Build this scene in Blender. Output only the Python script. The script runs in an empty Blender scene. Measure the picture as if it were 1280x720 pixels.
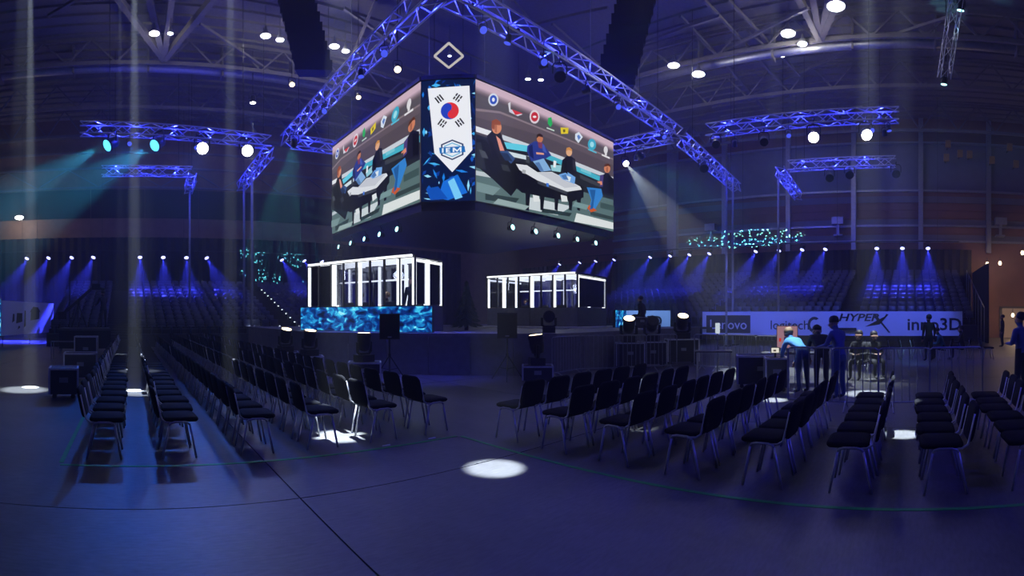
import bpy, math, random
from mathutils import Vector, Matrix, Euler
R = random.Random(7)
sc = bpy.context.scene
COL = sc.collection
PI = math.pi

# ------------------------------------------------------------------ camera: the photo is a stitched cylindrical panorama
F, HY, X0, CH = 620.0, 395.0, 162.0, 1.7      # pixels per radian, horizon row, column that looks along +Y, camera height
cam = bpy.data.cameras.new('camera'); cam.type = 'PANO'
cam.panorama_type = 'CENTRAL_CYLINDRICAL'
cam.central_cylindrical_range_u_min = -640 / F; cam.central_cylindrical_range_u_max = 640 / F
cam.central_cylindrical_range_v_min = -(720 - HY) / F; cam.central_cylindrical_range_v_max = HY / F
cam.central_cylindrical_radius = 1.0
cam.clip_end = 300
co = bpy.data.objects.new('camera', cam); COL.objects.link(co)
co.location = (0, 0, CH); co.rotation_euler = (PI / 2, 0, -(640 - X0) / F)
sc.camera = co
w = bpy.data.worlds.new('world'); sc.world = w; w.use_nodes = True
w.node_tree.nodes['Background'].inputs[0].default_value = (.2, .25, 1, 1)
w.node_tree.nodes['Background'].inputs[1].default_value = .002
vs = sc.view_settings
sc.display_settings.display_device = 'sRGB'
vs.view_transform = 'Standard'; vs.look = 'None'; vs.exposure = 0; vs.gamma = 1; vs.use_curve_mapping = False
cy = sc.cycles
cy.max_bounces = 4; cy.diffuse_bounces = 2; cy.glossy_bounces = 2; cy.transmission_bounces = 3
cy.volume_bounces = 0; cy.transparent_max_bounces = 8; cy.use_denoising = True
cy.sample_clamp_indirect = 3; cy.caustics_reflective = False; cy.caustics_refractive = False
HAZE = .0055                                   # thin stage haze: the air of the closed hall scatters light
vsn = w.node_tree.nodes.new('ShaderNodeVolumeScatter'); vsn.inputs['Density'].default_value = HAZE; vsn.inputs['Anisotropy'].default_value = .15
w.node_tree.links.new(vsn.outputs[0], w.node_tree.nodes['World Output'].inputs['Volume'])
WASH = 1.0                                     # overall level of the blue wash lamps

def phi(px): return (px - X0) / F
def dirv(px): return Vector((math.sin(phi(px)), math.cos(phi(px)), 0))
def gp(px, py, z=0.0):                         # pixel of a point known to lie at height z
    d = F * (z - CH) / (HY - py); v = dirv(px) * d; return Vector((v.x, v.y, z))
def pd(px, py, d):                             # pixel of a point known to be d metres away
    v = dirv(px) * d; return Vector((v.x, v.y, CH + (HY - py) / F * d))
def lin(c): return tuple(((x / 255) / 12.92 if x / 255 < .04045 else ((x / 255 + .055) / 1.055) ** 2.4) for x in c)

# ------------------------------------------------------------------ materials
MATS = {}
def mat(name, col, rough=.6, metal=0., var=.25, scale=6., bump=.0, spec=.5):
    if name in MATS: return MATS[name]
    m = bpy.data.materials.new(name); m.use_nodes = True; nt = m.node_tree; b = nt.nodes['Principled BSDF']
    b.inputs['Roughness'].default_value = rough; b.inputs['Metallic'].default_value = metal
    b.inputs['Specular IOR Level'].default_value = spec
    tc = nt.nodes.new('ShaderNodeTexCoord'); n = nt.nodes.new('ShaderNodeTexNoise')
    n.inputs['Scale'].default_value = scale; n.inputs['Detail'].default_value = 4
    nt.links.new(tc.outputs['Object'], n.inputs['Vector'])
    mx = nt.nodes.new('ShaderNodeMix'); mx.data_type = 'RGBA'
    mx.inputs[6].default_value = (*[c * (1 - var) for c in col], 1); mx.inputs[7].default_value = (*[min(1, c * (1 + var)) for c in col], 1)
    nt.links.new(n.outputs['Fac'], mx.inputs[0]); nt.links.new(mx.outputs[2], b.inputs['Base Color'])
    if bump:
        bp = nt.nodes.new('ShaderNodeBump'); bp.inputs['Strength'].default_value = bump; bp.inputs['Distance'].default_value = .02
        nt.links.new(n.outputs['Fac'], bp.inputs['Height']); nt.links.new(bp.outputs['Normal'], b.inputs['Normal'])
    MATS[name] = m; return m
def emis(name, col, st, sample=False):
    if name in MATS: return MATS[name]
    m = bpy.data.materials.new(name); m.use_nodes = True; nt = m.node_tree; nt.nodes.clear()
    e = nt.nodes.new('ShaderNodeEmission'); o = nt.nodes.new('ShaderNodeOutputMaterial')
    e.inputs[0].default_value = (*col, 1); e.inputs[1].default_value = st
    nt.links.new(e.outputs[0], o.inputs[0])
    m.cycles.emission_sampling = 'AUTO' if sample else 'NONE'
    MATS[name] = m; return m
def screen_mat(name, st=1.0, sample=True):     # lit picture: colours stored on the faces of the picture
    m = bpy.data.materials.new(name); m.use_nodes = True; nt = m.node_tree; nt.nodes.clear()
    a = nt.nodes.new('ShaderNodeVertexColor'); a.layer_name = 'Col'
    e = nt.nodes.new('ShaderNodeEmission'); o = nt.nodes.new('ShaderNodeOutputMaterial')
    e.inputs[1].default_value = st
    nt.links.new(a.outputs[0], e.inputs[0]); nt.links.new(e.outputs[0], o.inputs[0])
    m.cycles.emission_sampling = 'AUTO' if sample else 'NONE'
    return m
def led_noise_mat(name, st=1.0):               # abstract blue crystal animation on LED panels
    m = bpy.data.materials.new(name); m.use_nodes = True; nt = m.node_tree; nt.nodes.clear()
    tc = nt.nodes.new('ShaderNodeTexCoord'); mp = nt.nodes.new('ShaderNodeMapping'); mp.inputs['Scale'].default_value = (1.0, 1.0, 1.6)
    nt.links.new(tc.outputs['Object'], mp.inputs[0])
    n = nt.nodes.new('ShaderNodeTexNoise'); n.inputs['Scale'].default_value = 3.4; n.inputs['Detail'].default_value = 4; n.inputs['Distortion'].default_value = .7
    nt.links.new(mp.outputs[0], n.inputs['Vector'])
    r = nt.nodes.new('ShaderNodeValToRGB'); cr = r.color_ramp
    pts = [(.30, (2, 10, 40)), (.45, (8, 45, 120)), (.55, (20, 110, 180)), (.63, (60, 190, 225)), (.72, (170, 235, 250)), (.85, (30, 70, 190))]
    cr.elements[0].position = pts[0][0]; cr.elements[0].color = (*lin(pts[0][1]), 1)
    cr.elements[1].position = pts[-1][0]; cr.elements[1].color = (*lin(pts[-1][1]), 1)
    for p, c in pts[1:-1]: e = cr.elements.new(p); e.color = (*lin(c), 1)
    nt.links.new(n.outputs['Fac'], r.inputs[0])
    e = nt.nodes.new('ShaderNodeEmission'); o = nt.nodes.new('ShaderNodeOutputMaterial'); e.inputs[1].default_value = st
    nt.links.new(r.outputs[0], e.inputs[0]); nt.links.new(e.outputs[0], o.inputs[0]); return m
def glass_mat():
    m = bpy.data.materials.new('booth_glass'); m.use_nodes = True; nt = m.node_tree; nt.nodes.clear()
    t = nt.nodes.new('ShaderNodeBsdfTransparent'); t.inputs[0].default_value = (.86, .88, .95, 1)
    g = nt.nodes.new('ShaderNodeBsdfGlossy'); g.inputs[1].default_value = .05
    f = nt.nodes.new('ShaderNodeFresnel'); f.inputs[0].default_value = 1.45
    mx = nt.nodes.new('ShaderNodeMixShader'); o = nt.nodes.new('ShaderNodeOutputMaterial')
    nt.links.new(f.outputs[0], mx.inputs[0]); nt.links.new(t.outputs[0], mx.inputs[1]); nt.links.new(g.outputs[0], mx.inputs[2]); nt.links.new(mx.outputs[0], o.inputs[0]); return m
M = dict(
    black=mat('black_painted_metal', (.012, .012, .014), .45), blackm=mat('matte_black_cloth', (.006, .006, .008), .9, bump=.1),
    curtain=mat('black_stage_curtain', (.010, .010, .013), .85, scale=2),
    fabric=mat('black_chair_fabric', (.008, .008, .010), .9, scale=40, bump=.2, spec=.12), plastic=mat('black_seat_plastic', (.02, .02, .022), .35),
    frame=mat('grey_chair_tube', (.55, .55, .58), .35, .5), alu=mat('aluminium_truss', (.75, .76, .8), .35, .6), steel=mat('galvanised_steel', (.35, .36, .38), .45, .7),
    roofsteel=mat('dusty_roof_steel', (.16, .15, .15), .7), conc=None,
    white=mat('white_panel', (.62, .62, .64), .5), grey=mat('grey_panel', (.22, .22, .235), .6), dgrey=mat('dark_grey_panel', (.06, .06, .065), .6),
    brown=mat('brown_wall_boards', (.20, .12, .075), .75, scale=2, var=.35), siding=mat('blue_grey_siding', (.14, .14, .17), .7, scale=1.5), rust=mat('red_brown_siding', (.18, .08, .06), .7, scale=1.5),
    green=mat('green_floor_tape', (.02, .34, .06), .6), seatblue=mat('blue_plastic_seat', (.035, .04, .08), .4), tier=mat('black_tier_board', (.012, .012, .014), .7),
    skin=mat('skin', (.50, .30, .21), .6, scale=20, var=.08), hair_d=mat('dark_hair', (.025, .018, .014), .6), hair_l=mat('fair_hair', (.40, .26, .13), .6),
    shirt_b=mat('light_blue_shirt', (.10, .34, .66), .8), shirt_d=mat('dark_jacket', (.018, .018, .024), .85), shirt_m=mat('mid_blue_shirt', (.10, .14, .38), .8), shirt_t=mat('teal_shirt', (.04, .22, .30), .8),
    jeans=mat('blue_jeans', (.05, .09, .20), .85), trous=mat('dark_trousers', (.015, .015, .02), .85), shoe=mat('dark_shoe', (.02, .02, .02), .5),
    tree=mat('dark_green_needles', (.09, .12, .08), .8, scale=12), bark=mat('bark', (.05, .03, .02), .9), paper=mat('white_paper', (.7, .7, .7), .7),
    banner=mat('white_banner_print', (.70, .72, .78), .6, var=.03), ink=mat('black_print', (.01, .01, .012), .6), navy=mat('navy_print', (.012, .012, .03), .6), wood=mat('case_plywood', (.03, .03, .04), .5),
    lens_w=emis('white_lamp_lens', (1, .98, .95), 14), lens_b=emis('blue_lamp_lens', (.40, .42, 1), 4), lens_c=emis('cyan_lamp_lens', (.10, .62, 1), 2.2),
    lens_t=emis('teal_lamp_lens', (.40, .95, 1), 3.5), lens_warm=emis('warm_lamp_lens', (1, .78, .45), 6), step=emis('step_light', (.75, .85, 1), 2.2),
    tube=emis('white_led_tube', (.93, .97, 1), 1.5, True), led=emis('blue_led', (.08, .12, 1), .9),
)
M['glass'] = glass_mat(); M['ledn'] = led_noise_mat('led_crystals', 1.25)
def concrete():
    m = bpy.data.materials.new('worn_concrete'); m.use_nodes = True; nt = m.node_tree; b = nt.nodes['Principled BSDF']
    g = nt.nodes.new('ShaderNodeNewGeometry')
    n1 = nt.nodes.new('ShaderNodeTexNoise'); n1.inputs['Scale'].default_value = .55; n1.inputs['Detail'].default_value = 8; n1.inputs['Roughness'].default_value = .65
    n2 = nt.nodes.new('ShaderNodeTexNoise'); n2.inputs['Scale'].default_value = 9; n2.inputs['Detail'].default_value = 5
    mp = nt.nodes.new('ShaderNodeMapping'); mp.inputs['Scale'].default_value = (1, 3.5, 1)
    nt.links.new(g.outputs['Position'], n1.inputs[0]); nt.links.new(g.outputs['Position'], mp.inputs[0]); nt.links.new(mp.outputs[0], n2.inputs[0])
    r = nt.nodes.new('ShaderNodeValToRGB'); r.color_ramp.elements[0].position = .32; r.color_ramp.elements[0].color = (.075, .072, .072, 1); r.color_ramp.elements[1].position = .7; r.color_ramp.elements[1].color = (.20, .195, .19, 1)
    nt.links.new(n1.outputs[0], r.inputs[0])
    mx = nt.nodes.new('ShaderNodeMix'); mx.data_type = 'RGBA'; mx.blend_type = 'MULTIPLY'; mx.inputs[0].default_value = .6
    nt.links.new(r.outputs[0], mx.inputs[6]); nt.links.new(n2.outputs[0], mx.inputs[7]); nt.links.new(mx.outputs[2], b.inputs['Base Color'])
    mr = nt.nodes.new('ShaderNodeMapRange'); mr.inputs[3].default_value = .38; mr.inputs[4].default_value = .62
    nt.links.new(n1.outputs[0], mr.inputs[0]); nt.links.new(mr.outputs[0], b.inputs['Roughness'])
    bp = nt.nodes.new('ShaderNodeBump'); bp.inputs['Strength'].default_value = .15; bp.inputs['Distance'].default_value = .01
    nt.links.new(n2.outputs[0], bp.inputs['Height']); nt.links.new(bp.outputs[0], b.inputs['Normal']); return m
M['conc'] = concrete()

# ------------------------------------------------------------------ mesh helpers
class MB:
    def __init__(s): s.v = []; s.f = []; s.mi = []; s.col = []
    def add(s, vs, fs, mi=0, col=None):
        o = len(s.v); s.v += [tuple(p) for p in vs]
        for f in fs: s.f.append([i + o for i in f]); s.mi.append(mi); s.col.append(col)
        return s
    def box(s, c, d, mi=0, mtx=None):
        x, y, z = d[0] / 2, d[1] / 2, d[2] / 2; c = Vector(c)
        vs = [Vector((a, b, e)) for a in (-x, x) for b in (-y, y) for e in (-z, z)]
        vs = [(mtx @ p if mtx else p) + c for p in vs]
        return s.add(vs, [(0, 1, 3, 2), (4, 6, 7, 5), (0, 4, 5, 1), (2, 3, 7, 6), (0, 2, 6, 4), (1, 5, 7, 3)], mi)
    def mm(s, a, b, mi=0): return s.box([(p + q) / 2 for p, q in zip(a, b)], [abs(q - p) for p, q in zip(a, b)], mi)
    def tube(s, pts, r, n=6, mi=0, cap=True):
        pts = [Vector(p) for p in pts]; rs = r if isinstance(r, (list, tuple)) else [r] * len(pts)
        vs = []; fs = []; prev = None
        for i, p in enumerate(pts):
            t = (pts[min(i + 1, len(pts) - 1)] - pts[max(i - 1, 0)]).normalized()
            a = (Vector((0, 0, 1)) if abs(t.z) < .9 else Vector((1, 0, 0))) if prev is None else prev
            u = (a - t * a.dot(t)).normalized(); prev = u; q = t.cross(u)
            vs += [p + (u * math.cos(k * 2 * PI / n) + q * math.sin(k * 2 * PI / n)) * rs[i] for k in range(n)]
        for i in range(len(pts) - 1):
            for k in range(n): fs.append((i * n + k, i * n + (k + 1) % n, (i + 1) * n + (k + 1) % n, (i + 1) * n + k))
        if cap: fs += [tuple(range(n))[::-1], tuple(range((len(pts) - 1) * n, len(pts) * n))]
        return s.add(vs, fs, mi)
    def rbar(s, p, q, wd, ht, mi=0, up=(0, 0, 1)):         # rectangular bar from p to q
        p = Vector(p); q = Vector(q); t = (q - p).normalized(); up = Vector(up)
        if abs(t.dot(up)) > .95: up = Vector((1, 0, 0))
        a = t.cross(up).normalized() * wd / 2; b = a.cross(t).normalized() * ht / 2
        vs = [e + i * a + j * b for e in (p, q) for i, j in ((-1, -1), (1, -1), (1, 1), (-1, 1))]
        return s.add(vs, [(0, 1, 2, 3), (7, 6, 5, 4), (0, 4, 5, 1), (1, 5, 6, 2), (2, 6, 7, 3), (3, 7, 4, 0)], mi)
    def lathe(s, prof, n=12, c=(0, 0, 0), mi=0, mtx=None):   # profile of (r, z)
        c = Vector(c); vs = []; fs = []
        for r, z in prof:
            for k in range(n):
                p = Vector((r * math.cos(k * 2 * PI / n), r * math.sin(k * 2 * PI / n), z)); vs.append((mtx @ p if mtx else p) + c)
        for i in range(len(prof) - 1):
            for k in range(n): fs.append((i * n + k, i * n + (k + 1) % n, (i + 1) * n + (k + 1) % n, (i + 1) * n + k))
        fs += [tuple(range(n))[::-1], tuple(range((len(prof) - 1) * n, len(prof) * n))]
        return s.add(vs, fs, mi)
    def prism(s, poly, z0, z1, mi=0):
        n = len(poly); vs = [(x, y, z0) for x, y in poly] + [(x, y, z1) for x, y in poly]
        return s.add(vs, [tuple(range(n))[::-1], tuple(range(n, 2 * n))] + [(i, (i + 1) % n, (i + 1) % n + n, i + n) for i in range(n)], mi)
    def ball(s, c, r, nu=8, nv=6, mi=0):
        r = (r, r, r) if not isinstance(r, (tuple, list)) else r
        vs = []; fs = []
        for j in range(1, nv):
            t = PI * j / nv
            for k in range(nu):
                a = 2 * PI * k / nu; vs.append((c[0] + r[0] * math.sin(t) * math.cos(a), c[1] + r[1] * math.sin(t) * math.sin(a), c[2] + r[2] * math.cos(t)))
        vs += [(c[0], c[1], c[2] + r[2]), (c[0], c[1], c[2] - r[2])]
        for j in range(nv - 2):
            for k in range(nu): fs.append((j * nu + k, (j + 1) * nu + k, (j + 1) * nu + (k + 1) % nu, j * nu + (k + 1) % nu))
        T = len(vs) - 2
        for k in range(nu): fs += [(T, k, (k + 1) % nu), (T + 1, (nv - 2) * nu + (k + 1) % nu, (nv - 2) * nu + k)]
        return s.add(vs, fs, mi)
    def slab(s, w_, d_, t, r, fn=None, mi=0):               # rounded pad, fn bends it into place
        ring = []
        for cx, cy_, a0 in ((w_ / 2 - r, d_ / 2 - r, 0), (-w_ / 2 + r, d_ / 2 - r, 90), (-w_ / 2 + r, -d_ / 2 + r, 180), (w_ / 2 - r, -d_ / 2 + r, 270)):
            for k in range(4): a = math.radians(a0 + k * 30); ring.append((cx + r * math.cos(a), cy_ + r * math.sin(a)))
        n = len(ring); vs = []; fs = []
        for z, sc_ in ((0, .93), (t * .35, 1), (t * .75, .99), (t, .88)):
            vs += [Vector((x * sc_, y * sc_, z)) for x, y in ring]
        for j in range(3):
            for k in range(n): fs.append((j * n + k, j * n + (k + 1) % n, (j + 1) * n + (k + 1) % n, (j + 1) * n + k))
        fs += [tuple(range(n))[::-1], tuple(range(3 * n, 4 * n))]
        return s.add([fn(p) if fn else p for p in vs], fs, mi)
    def mesh(s, name, mats, smooth=False):
        me = bpy.data.meshes.new(name); me.from_pydata(s.v, [], s.f)
        for m in (mats if isinstance(mats, (list, tuple)) else [mats]): me.materials.append(m)
        me.polygons.foreach_set('material_index', s.mi)
        if smooth: me.polygons.foreach_set('use_smooth', [True] * len(s.f))
        if any(c is not None for c in s.col):
            at = me.color_attributes.new('Col', 'FLOAT_COLOR', 'CORNER'); buf = []
            for p, c in zip(me.polygons, s.col): buf += [*(c or (0, 0, 0)), 1.0] * p.loop_total
            at.data.foreach_set('color', buf)
        me.update(); return me
    def build(s, name, mats, parent=None, smooth=False): return link(name, s.mesh(name, mats, smooth), parent)
def link(name, data, parent=None, loc=None, rz=None):
    o = bpy.data.objects.new(name, data); COL.objects.link(o)
    if parent: o.parent = parent
    if loc is not None: o.location = loc
    if rz is not None: o.rotation_euler.z = rz
    return o
def tag(o, label=None, cat=None, group=None, kind=None):
    if label: o['label'] = label
    if cat: o['category'] = cat
    if group: o['group'] = group
    if kind: o['kind'] = kind
    return o
def thing(name, label, cat, loc=(0, 0, 0), rz=0, group=None):
    return tag(link(name, None, None, loc, rz), label, cat, group)
def copy_tree(o, parent=None):
    c = o.copy(); COL.objects.link(c); c.parent = parent
    for ch in o.children: copy_tree(ch, c)
    return c
ORD = ['first', 'second', 'third', 'fourth', 'fifth', 'sixth', 'seventh', 'eighth', 'ninth', 'tenth', 'eleventh', 'twelfth', 'thirteenth', 'fourteenth', 'fifteenth', 'sixteenth', 'seventeenth', 'eighteenth', 'nineteenth', 'twentieth']
def spot(parent, loc, target, col, power, ang, blend=.3, rad=.04, name='lamp_light'):   # loc, target in world metres
    l = bpy.data.lights.new(name, 'SPOT'); l.color = col; l.energy = power; l.spot_size = math.radians(ang); l.spot_blend = blend; l.shadow_soft_size = rad
    o = bpy.data.objects.new(name, l); COL.objects.link(o)
    d = (Vector(target) - Vector(loc)).normalized()
    mw = Matrix.Translation(Vector(loc) + d * .03) @ d.to_track_quat('-Z', 'Y').to_matrix().to_4x4()
    o.parent = parent; o.matrix_basis = (Matrix.Translation(parent.location).inverted() if parent else Matrix()) @ mw
    return o
def point(parent, loc, col, power, rad=.05, name='lamp_light'):
    l = bpy.data.lights.new(name, 'POINT'); l.color = col; l.energy = power; l.shadow_soft_size = rad
    o = bpy.data.objects.new(name, l); COL.objects.link(o); o.parent = parent
    o.location = Vector(loc) - (parent.location if parent else Vector()); return o
MESHC = {}
def cached(key, fn):
    if key not in MESHC: MESHC[key] = fn()
    return MESHC[key]
# ------------------------------------------------------------------ the hall
WY, WX, CZ = 38.5, 38.5, 17.0                  # far wall ahead of the long rows, far wall ahead of the short rows, ceiling
XA, YA = -24.0, -16.0
fl = tag(MB().mm((XA, YA, -.12), (WX, WY, -.012)).build('floor', M['dgrey']), kind='structure')
sl = cached('slab', lambda: MB().mm((.008, .008, -.012), (5.992, 5.992, 0)).mesh('slab', M['conc']))
for i in range(-4, 7):
    for j in range(-3, 6):
        x, y = 1.56 + 6 * i, 4.36 + 6 * j
        if x < XA - 6 or x > WX or y < YA - 6 or y > WY: continue
        link('slab', sl, fl, (x, y, 0))
ce = tag(MB().mm((XA, YA, CZ), (WX, WY, CZ + .2)).build('ceiling', M['roofsteel']), kind='structure')
for k in range(20):                            # deck ribs along both hall axes where they show
    y = 22.4 + k * .85
    MB().mm((XA, y, CZ - .12), (14 if k % 2 else 20, y + .09, CZ)).build('purlin', M['roofsteel'], ce)
    MB().mm((y, YA, CZ - .12), (y + .09, 14 if k % 2 else 20, CZ)).build('purlin', M['roofsteel'], ce)
wl = tag(MB().mm((XA, WY, 0), (WX, WY + .3, CZ)).build('wall_left', M['brown']), kind='structure')
wr = tag(MB().mm((WX, YA, 0), (WX + .3, WY, CZ)).build('wall_right', M['rust']), kind='structure')
wb = tag(MB().mm((XA - .3, YA, 0), (XA, WY, CZ)).build('wall_side', M['siding']), kind='structure')
wn = tag(MB().mm((XA, YA - .3, 0), (WX, YA, CZ)).build('wall_near', M['siding']), kind='structure')
for k in range(15):                            # cladding of the far walls, board by board
    x0 = XA + k * 4.2; x1 = min(x0 + 4.16, WX)
    if x0 > 22: break
    MB().mm((x0, WY - .06, 7.6), (x1, WY, 9.2)).build('wall_board', M['brown'], wl)
    MB().mm((x0, WY - .10, 9.3), (x1, WY, 11.5)).build('window_blind', M['curtain'], wl)
for z in (11.6, 13.1, 14.3, 15.5): MB().mm((XA, WY - .16, z), (24, WY, z + .14)).build('girt', M['roofsteel'], wl)
for k in range(22): MB().rbar((XA + 2.4 * k, WY - .12, 11.7 if k % 2 else 13.1), (XA + 2.4 * k + 2.4, WY - .12, 13.1 if k % 2 else 11.7), .08, .08).build('web', M['roofsteel'], wl)
for z, m_ in ((6.9, 'rust'), (7.5, 'siding'), (8.1, 'rust'), (8.7, 'siding'), (9.3, 'rust'), (9.9, 'rust'), (10.5, 'siding')):
    MB().mm((WX - .05, YA, z), (WX, 26, z + .5)).build('wall_board', M[m_], wr)
for z in (7.4, 8.6, 11.3, 15.0): MB().mm((WX - .28, YA, z), (WX - .05, 26, z + .16)).build('girt', M['steel'], wr)
MB().mm((WX - .06, YA, 11.5), (WX, 26, 15.0)).build('wall_board', M['siding'], wr)
for px in (840, 905, 985, 1067, 1151, 1236):   # steel columns of the far wall
    y = (WX - .4) / math.tan(phi(px)); wd = .9 if px == 840 else .35
    MB().mm((WX - .5, y - wd / 2, 6.6), (WX - .05, y + wd / 2, 16.9)).build('column', M['steel'], wr)
for px in (890, 1048, 1250):                   # little wall cabinets on a bracket
    y = (WX - .4) / math.tan(phi(px)); b = MB().mm((WX - .95, y - .45, 8.75), (WX - .3, y + .45, 9.3)); b.mm((WX - .7, y - .1, 8.0), (WX - .5, y + .1, 8.76)); b.mm((WX - .7, y - .35, 7.9), (WX - .05, y + .35, 8.0))
    b.build('wall_cabinet', M['steel'], wr)

def roof_truss(ax, pos, a, b, z0, z1, mod, label):
    t = tag(link('roof_truss', None), label, 'roof truss', 'roof trusses')
    P = (lambda s, z: (s, pos, z)) if ax == 'x' else (lambda s, z: (pos, s, z))
    MB().rbar(P(a, z1), P(b, z1), .14, .18).build('top_chord', M['roofsteel'], t)
    MB().rbar(P(a, z0), P(b, z0), .16, .2).build('bottom_chord', M['roofsteel'], t)
    s = a; k = 0
    while s < b - .1:
        e = min(b, s + mod); q = (z0, z1) if k % 2 else (z1, z0)
        MB().rbar(P(s, q[0]), P(e, q[1]), .09, .09).build('web', M['roofsteel'], t); s = e; k += 1
    return t
for y, z0, z1, w_ in ((27.2, 15.6, 16.9, 'in front of the pale duct'), (32.5, 15.4, 16.9, 'behind the pale duct'), (36.5, 15.0, 16.9, 'against the brown boarded wall')):
    roof_truss('x', y, XA + .3, 22, z0, z1, 1.35, 'dark steel roof truss over the long rows, ' + w_)
for x, z0, z1, w_ in ((24.6, 15.6, 16.9, 'with white work lamps on it'), (29.5, 15.4, 16.9, 'beyond the work lamps'), (35.5, 15.0, 16.9, 'against the siding wall')):
    roof_truss('y', x, YA + .3, 22, z0, z1, 1.35, 'dark steel roof truss over the short rows, ' + w_)
def beam(name, p, q, wd, label, cat='roof beam', m='roofsteel', group='diagonal roof beams'):
    o = MB().rbar(p, q, wd, wd).build(name, M[m]); return tag(o, label, cat, group)
def zpt(px, py, z): return gp(px, py, z)
n1 = zpt(205, 74, 15.6); n2 = zpt(1025, 50, 15.6)
for nod, ends, w_ in ((n1, ((128, 2), (290, 0), (180, 0), (218, 0)), 'roof node over the long rows'), (n2, ((985, 0), (1060, 0), (1012, 0), (1040, 2)), 'roof node over the short rows')):
    for q in ends: beam('roof_beam', nod, zpt(q[0], q[1] - 30, 16.8), .3, 'thick diagonal steel beam running to the ' + w_)
for (a, b) in (((250, 30), (345, 95)), ((60, 20), (130, -20)), ((640, 0), (690, 60)), ((850, 20), (960, 140)), ((880, 0), (990, 120)), ((910, 0), (1000, 95)), ((830, 110), (1010, 10)), ((790, 60), (900, 20)), ((940, 120), (1210, 15)), ((640, 40), (760, 10)), ((430, 10), (500, 60)), ((470, 0), (440, 70)), ((690, 30), (820, 150)), ((860, 60), (800, 140))):
    beam('roof_brace', zpt(*a, 16.5), zpt(*b, 15.8), .13, 'thin steel brace hanging under the roof deck above the trusses', 'roof brace', group='thin roof braces')
d = MB(); d.tube([(XA + .3, 27.9, 15.7), (18, 27.9, 15.7)], .28, 10)
du = tag(d.build('air_duct', M['steel'], None, True), 'long pale round air duct under the roof over the long rows', 'duct')
for k in range(9): MB().mm((-20 + k * 4.2, 27.55, 15.3), (-19.9 + k * 4.2, 28.25, 17)).build('hanger', M['roofsteel'], du)
d = MB(); d.tube([(25.2, YA + .3, 15.55), (25.2, 20, 15.55)], .22, 10)
du = tag(d.build('air_duct', M['steel'], None, True), 'long pale round air duct under the roof over the short rows', 'duct')
for k in range(8): MB().mm((24.9, -14 + k * 4.2, 15.2), (25.5, -13.9 + k * 4.2, 17)).build('hanger', M['roofsteel'], du)

# dark drapes that mask the far walls behind the raked seating, hung in folds
def drape(a, b, z0, z1, label):
    a = Vector(a); b = Vector(b); n = int((b - a).length / .3); t = (b - a).normalized(); nn = Vector((-t.y, t.x)); vs = []; fs = []
    for i in range(n + 1):
        p = a + (b - a) * i / n + nn * (.07 if i % 2 else -.07); vs += [(p.x, p.y, z0), (p.x, p.y, z1)]
    for i in range(n): fs.append((2 * i, 2 * i + 2, 2 * i + 3, 2 * i + 1))
    o = MB().add(vs, fs).build('drape', M['curtain']); md = o.modifiers.new('thick', 'SOLIDIFY'); md.thickness = .02
    return tag(o, label, 'drape')
drape((-23, 38.1), (30, 38.1), 0, 7.75, 'tall black drape across the brown boarded wall')
drape((37.6, 37), (37.6, -4.8), 0, 6.75, 'tall black drape across the red brown siding wall')
drape((37.5, -4.9), (30.5, -4.9), 0, 5.0, 'black drape closing the end of the raked seating beside the lit doorway')

# ------------------------------------------------------------------ stage
st = [(5.5, 22.6), (5.5, 14.4), (10.7, 9.2), (20.6, 9.2), (20.6, 22.6)]
so = thing('stage', 'wide black stage platform with chamfered front under the hanging video cube', 'stage')
MB().prism(st, 1.10, 1.2).build('stage_deck', M['grey'], so)
for i in range(3):                              # fascia panels, one per module
    a = Vector(st[i]); b = Vector(st[i + 1]); L = (b - a).length; n = max(1, round(L / 1.22)); t = (b - a) / n
    for k in range(n):
        p = a + t * k; q = a + t * (k + 1); g = t.normalized() * .012
        nn = Vector((t.y, -t.x)).normalized(); c = Vector((13, 16))
        if nn.dot(c - p) < 0: nn = -nn
        p += g + nn * .02; q += -g + nn * .02
        MB().add([(p.x, p.y, 0), (q.x, q.y, 0), (q.x, q.y, 1.1), (p.x, p.y, 1.1), *[((e + nn * .03).x, (e + nn * .03).y, z) for e, z in ((p, 0), (q, 0), (q, 1.1), (p, 1.1))]],
                 [(0, 1, 2, 3), (7, 6, 5, 4), (0, 4, 5, 1), (1, 5, 6, 2), (2, 6, 7, 3), (3, 7, 4, 0)]).build('fascia_panel', M['grey'], so)

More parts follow.
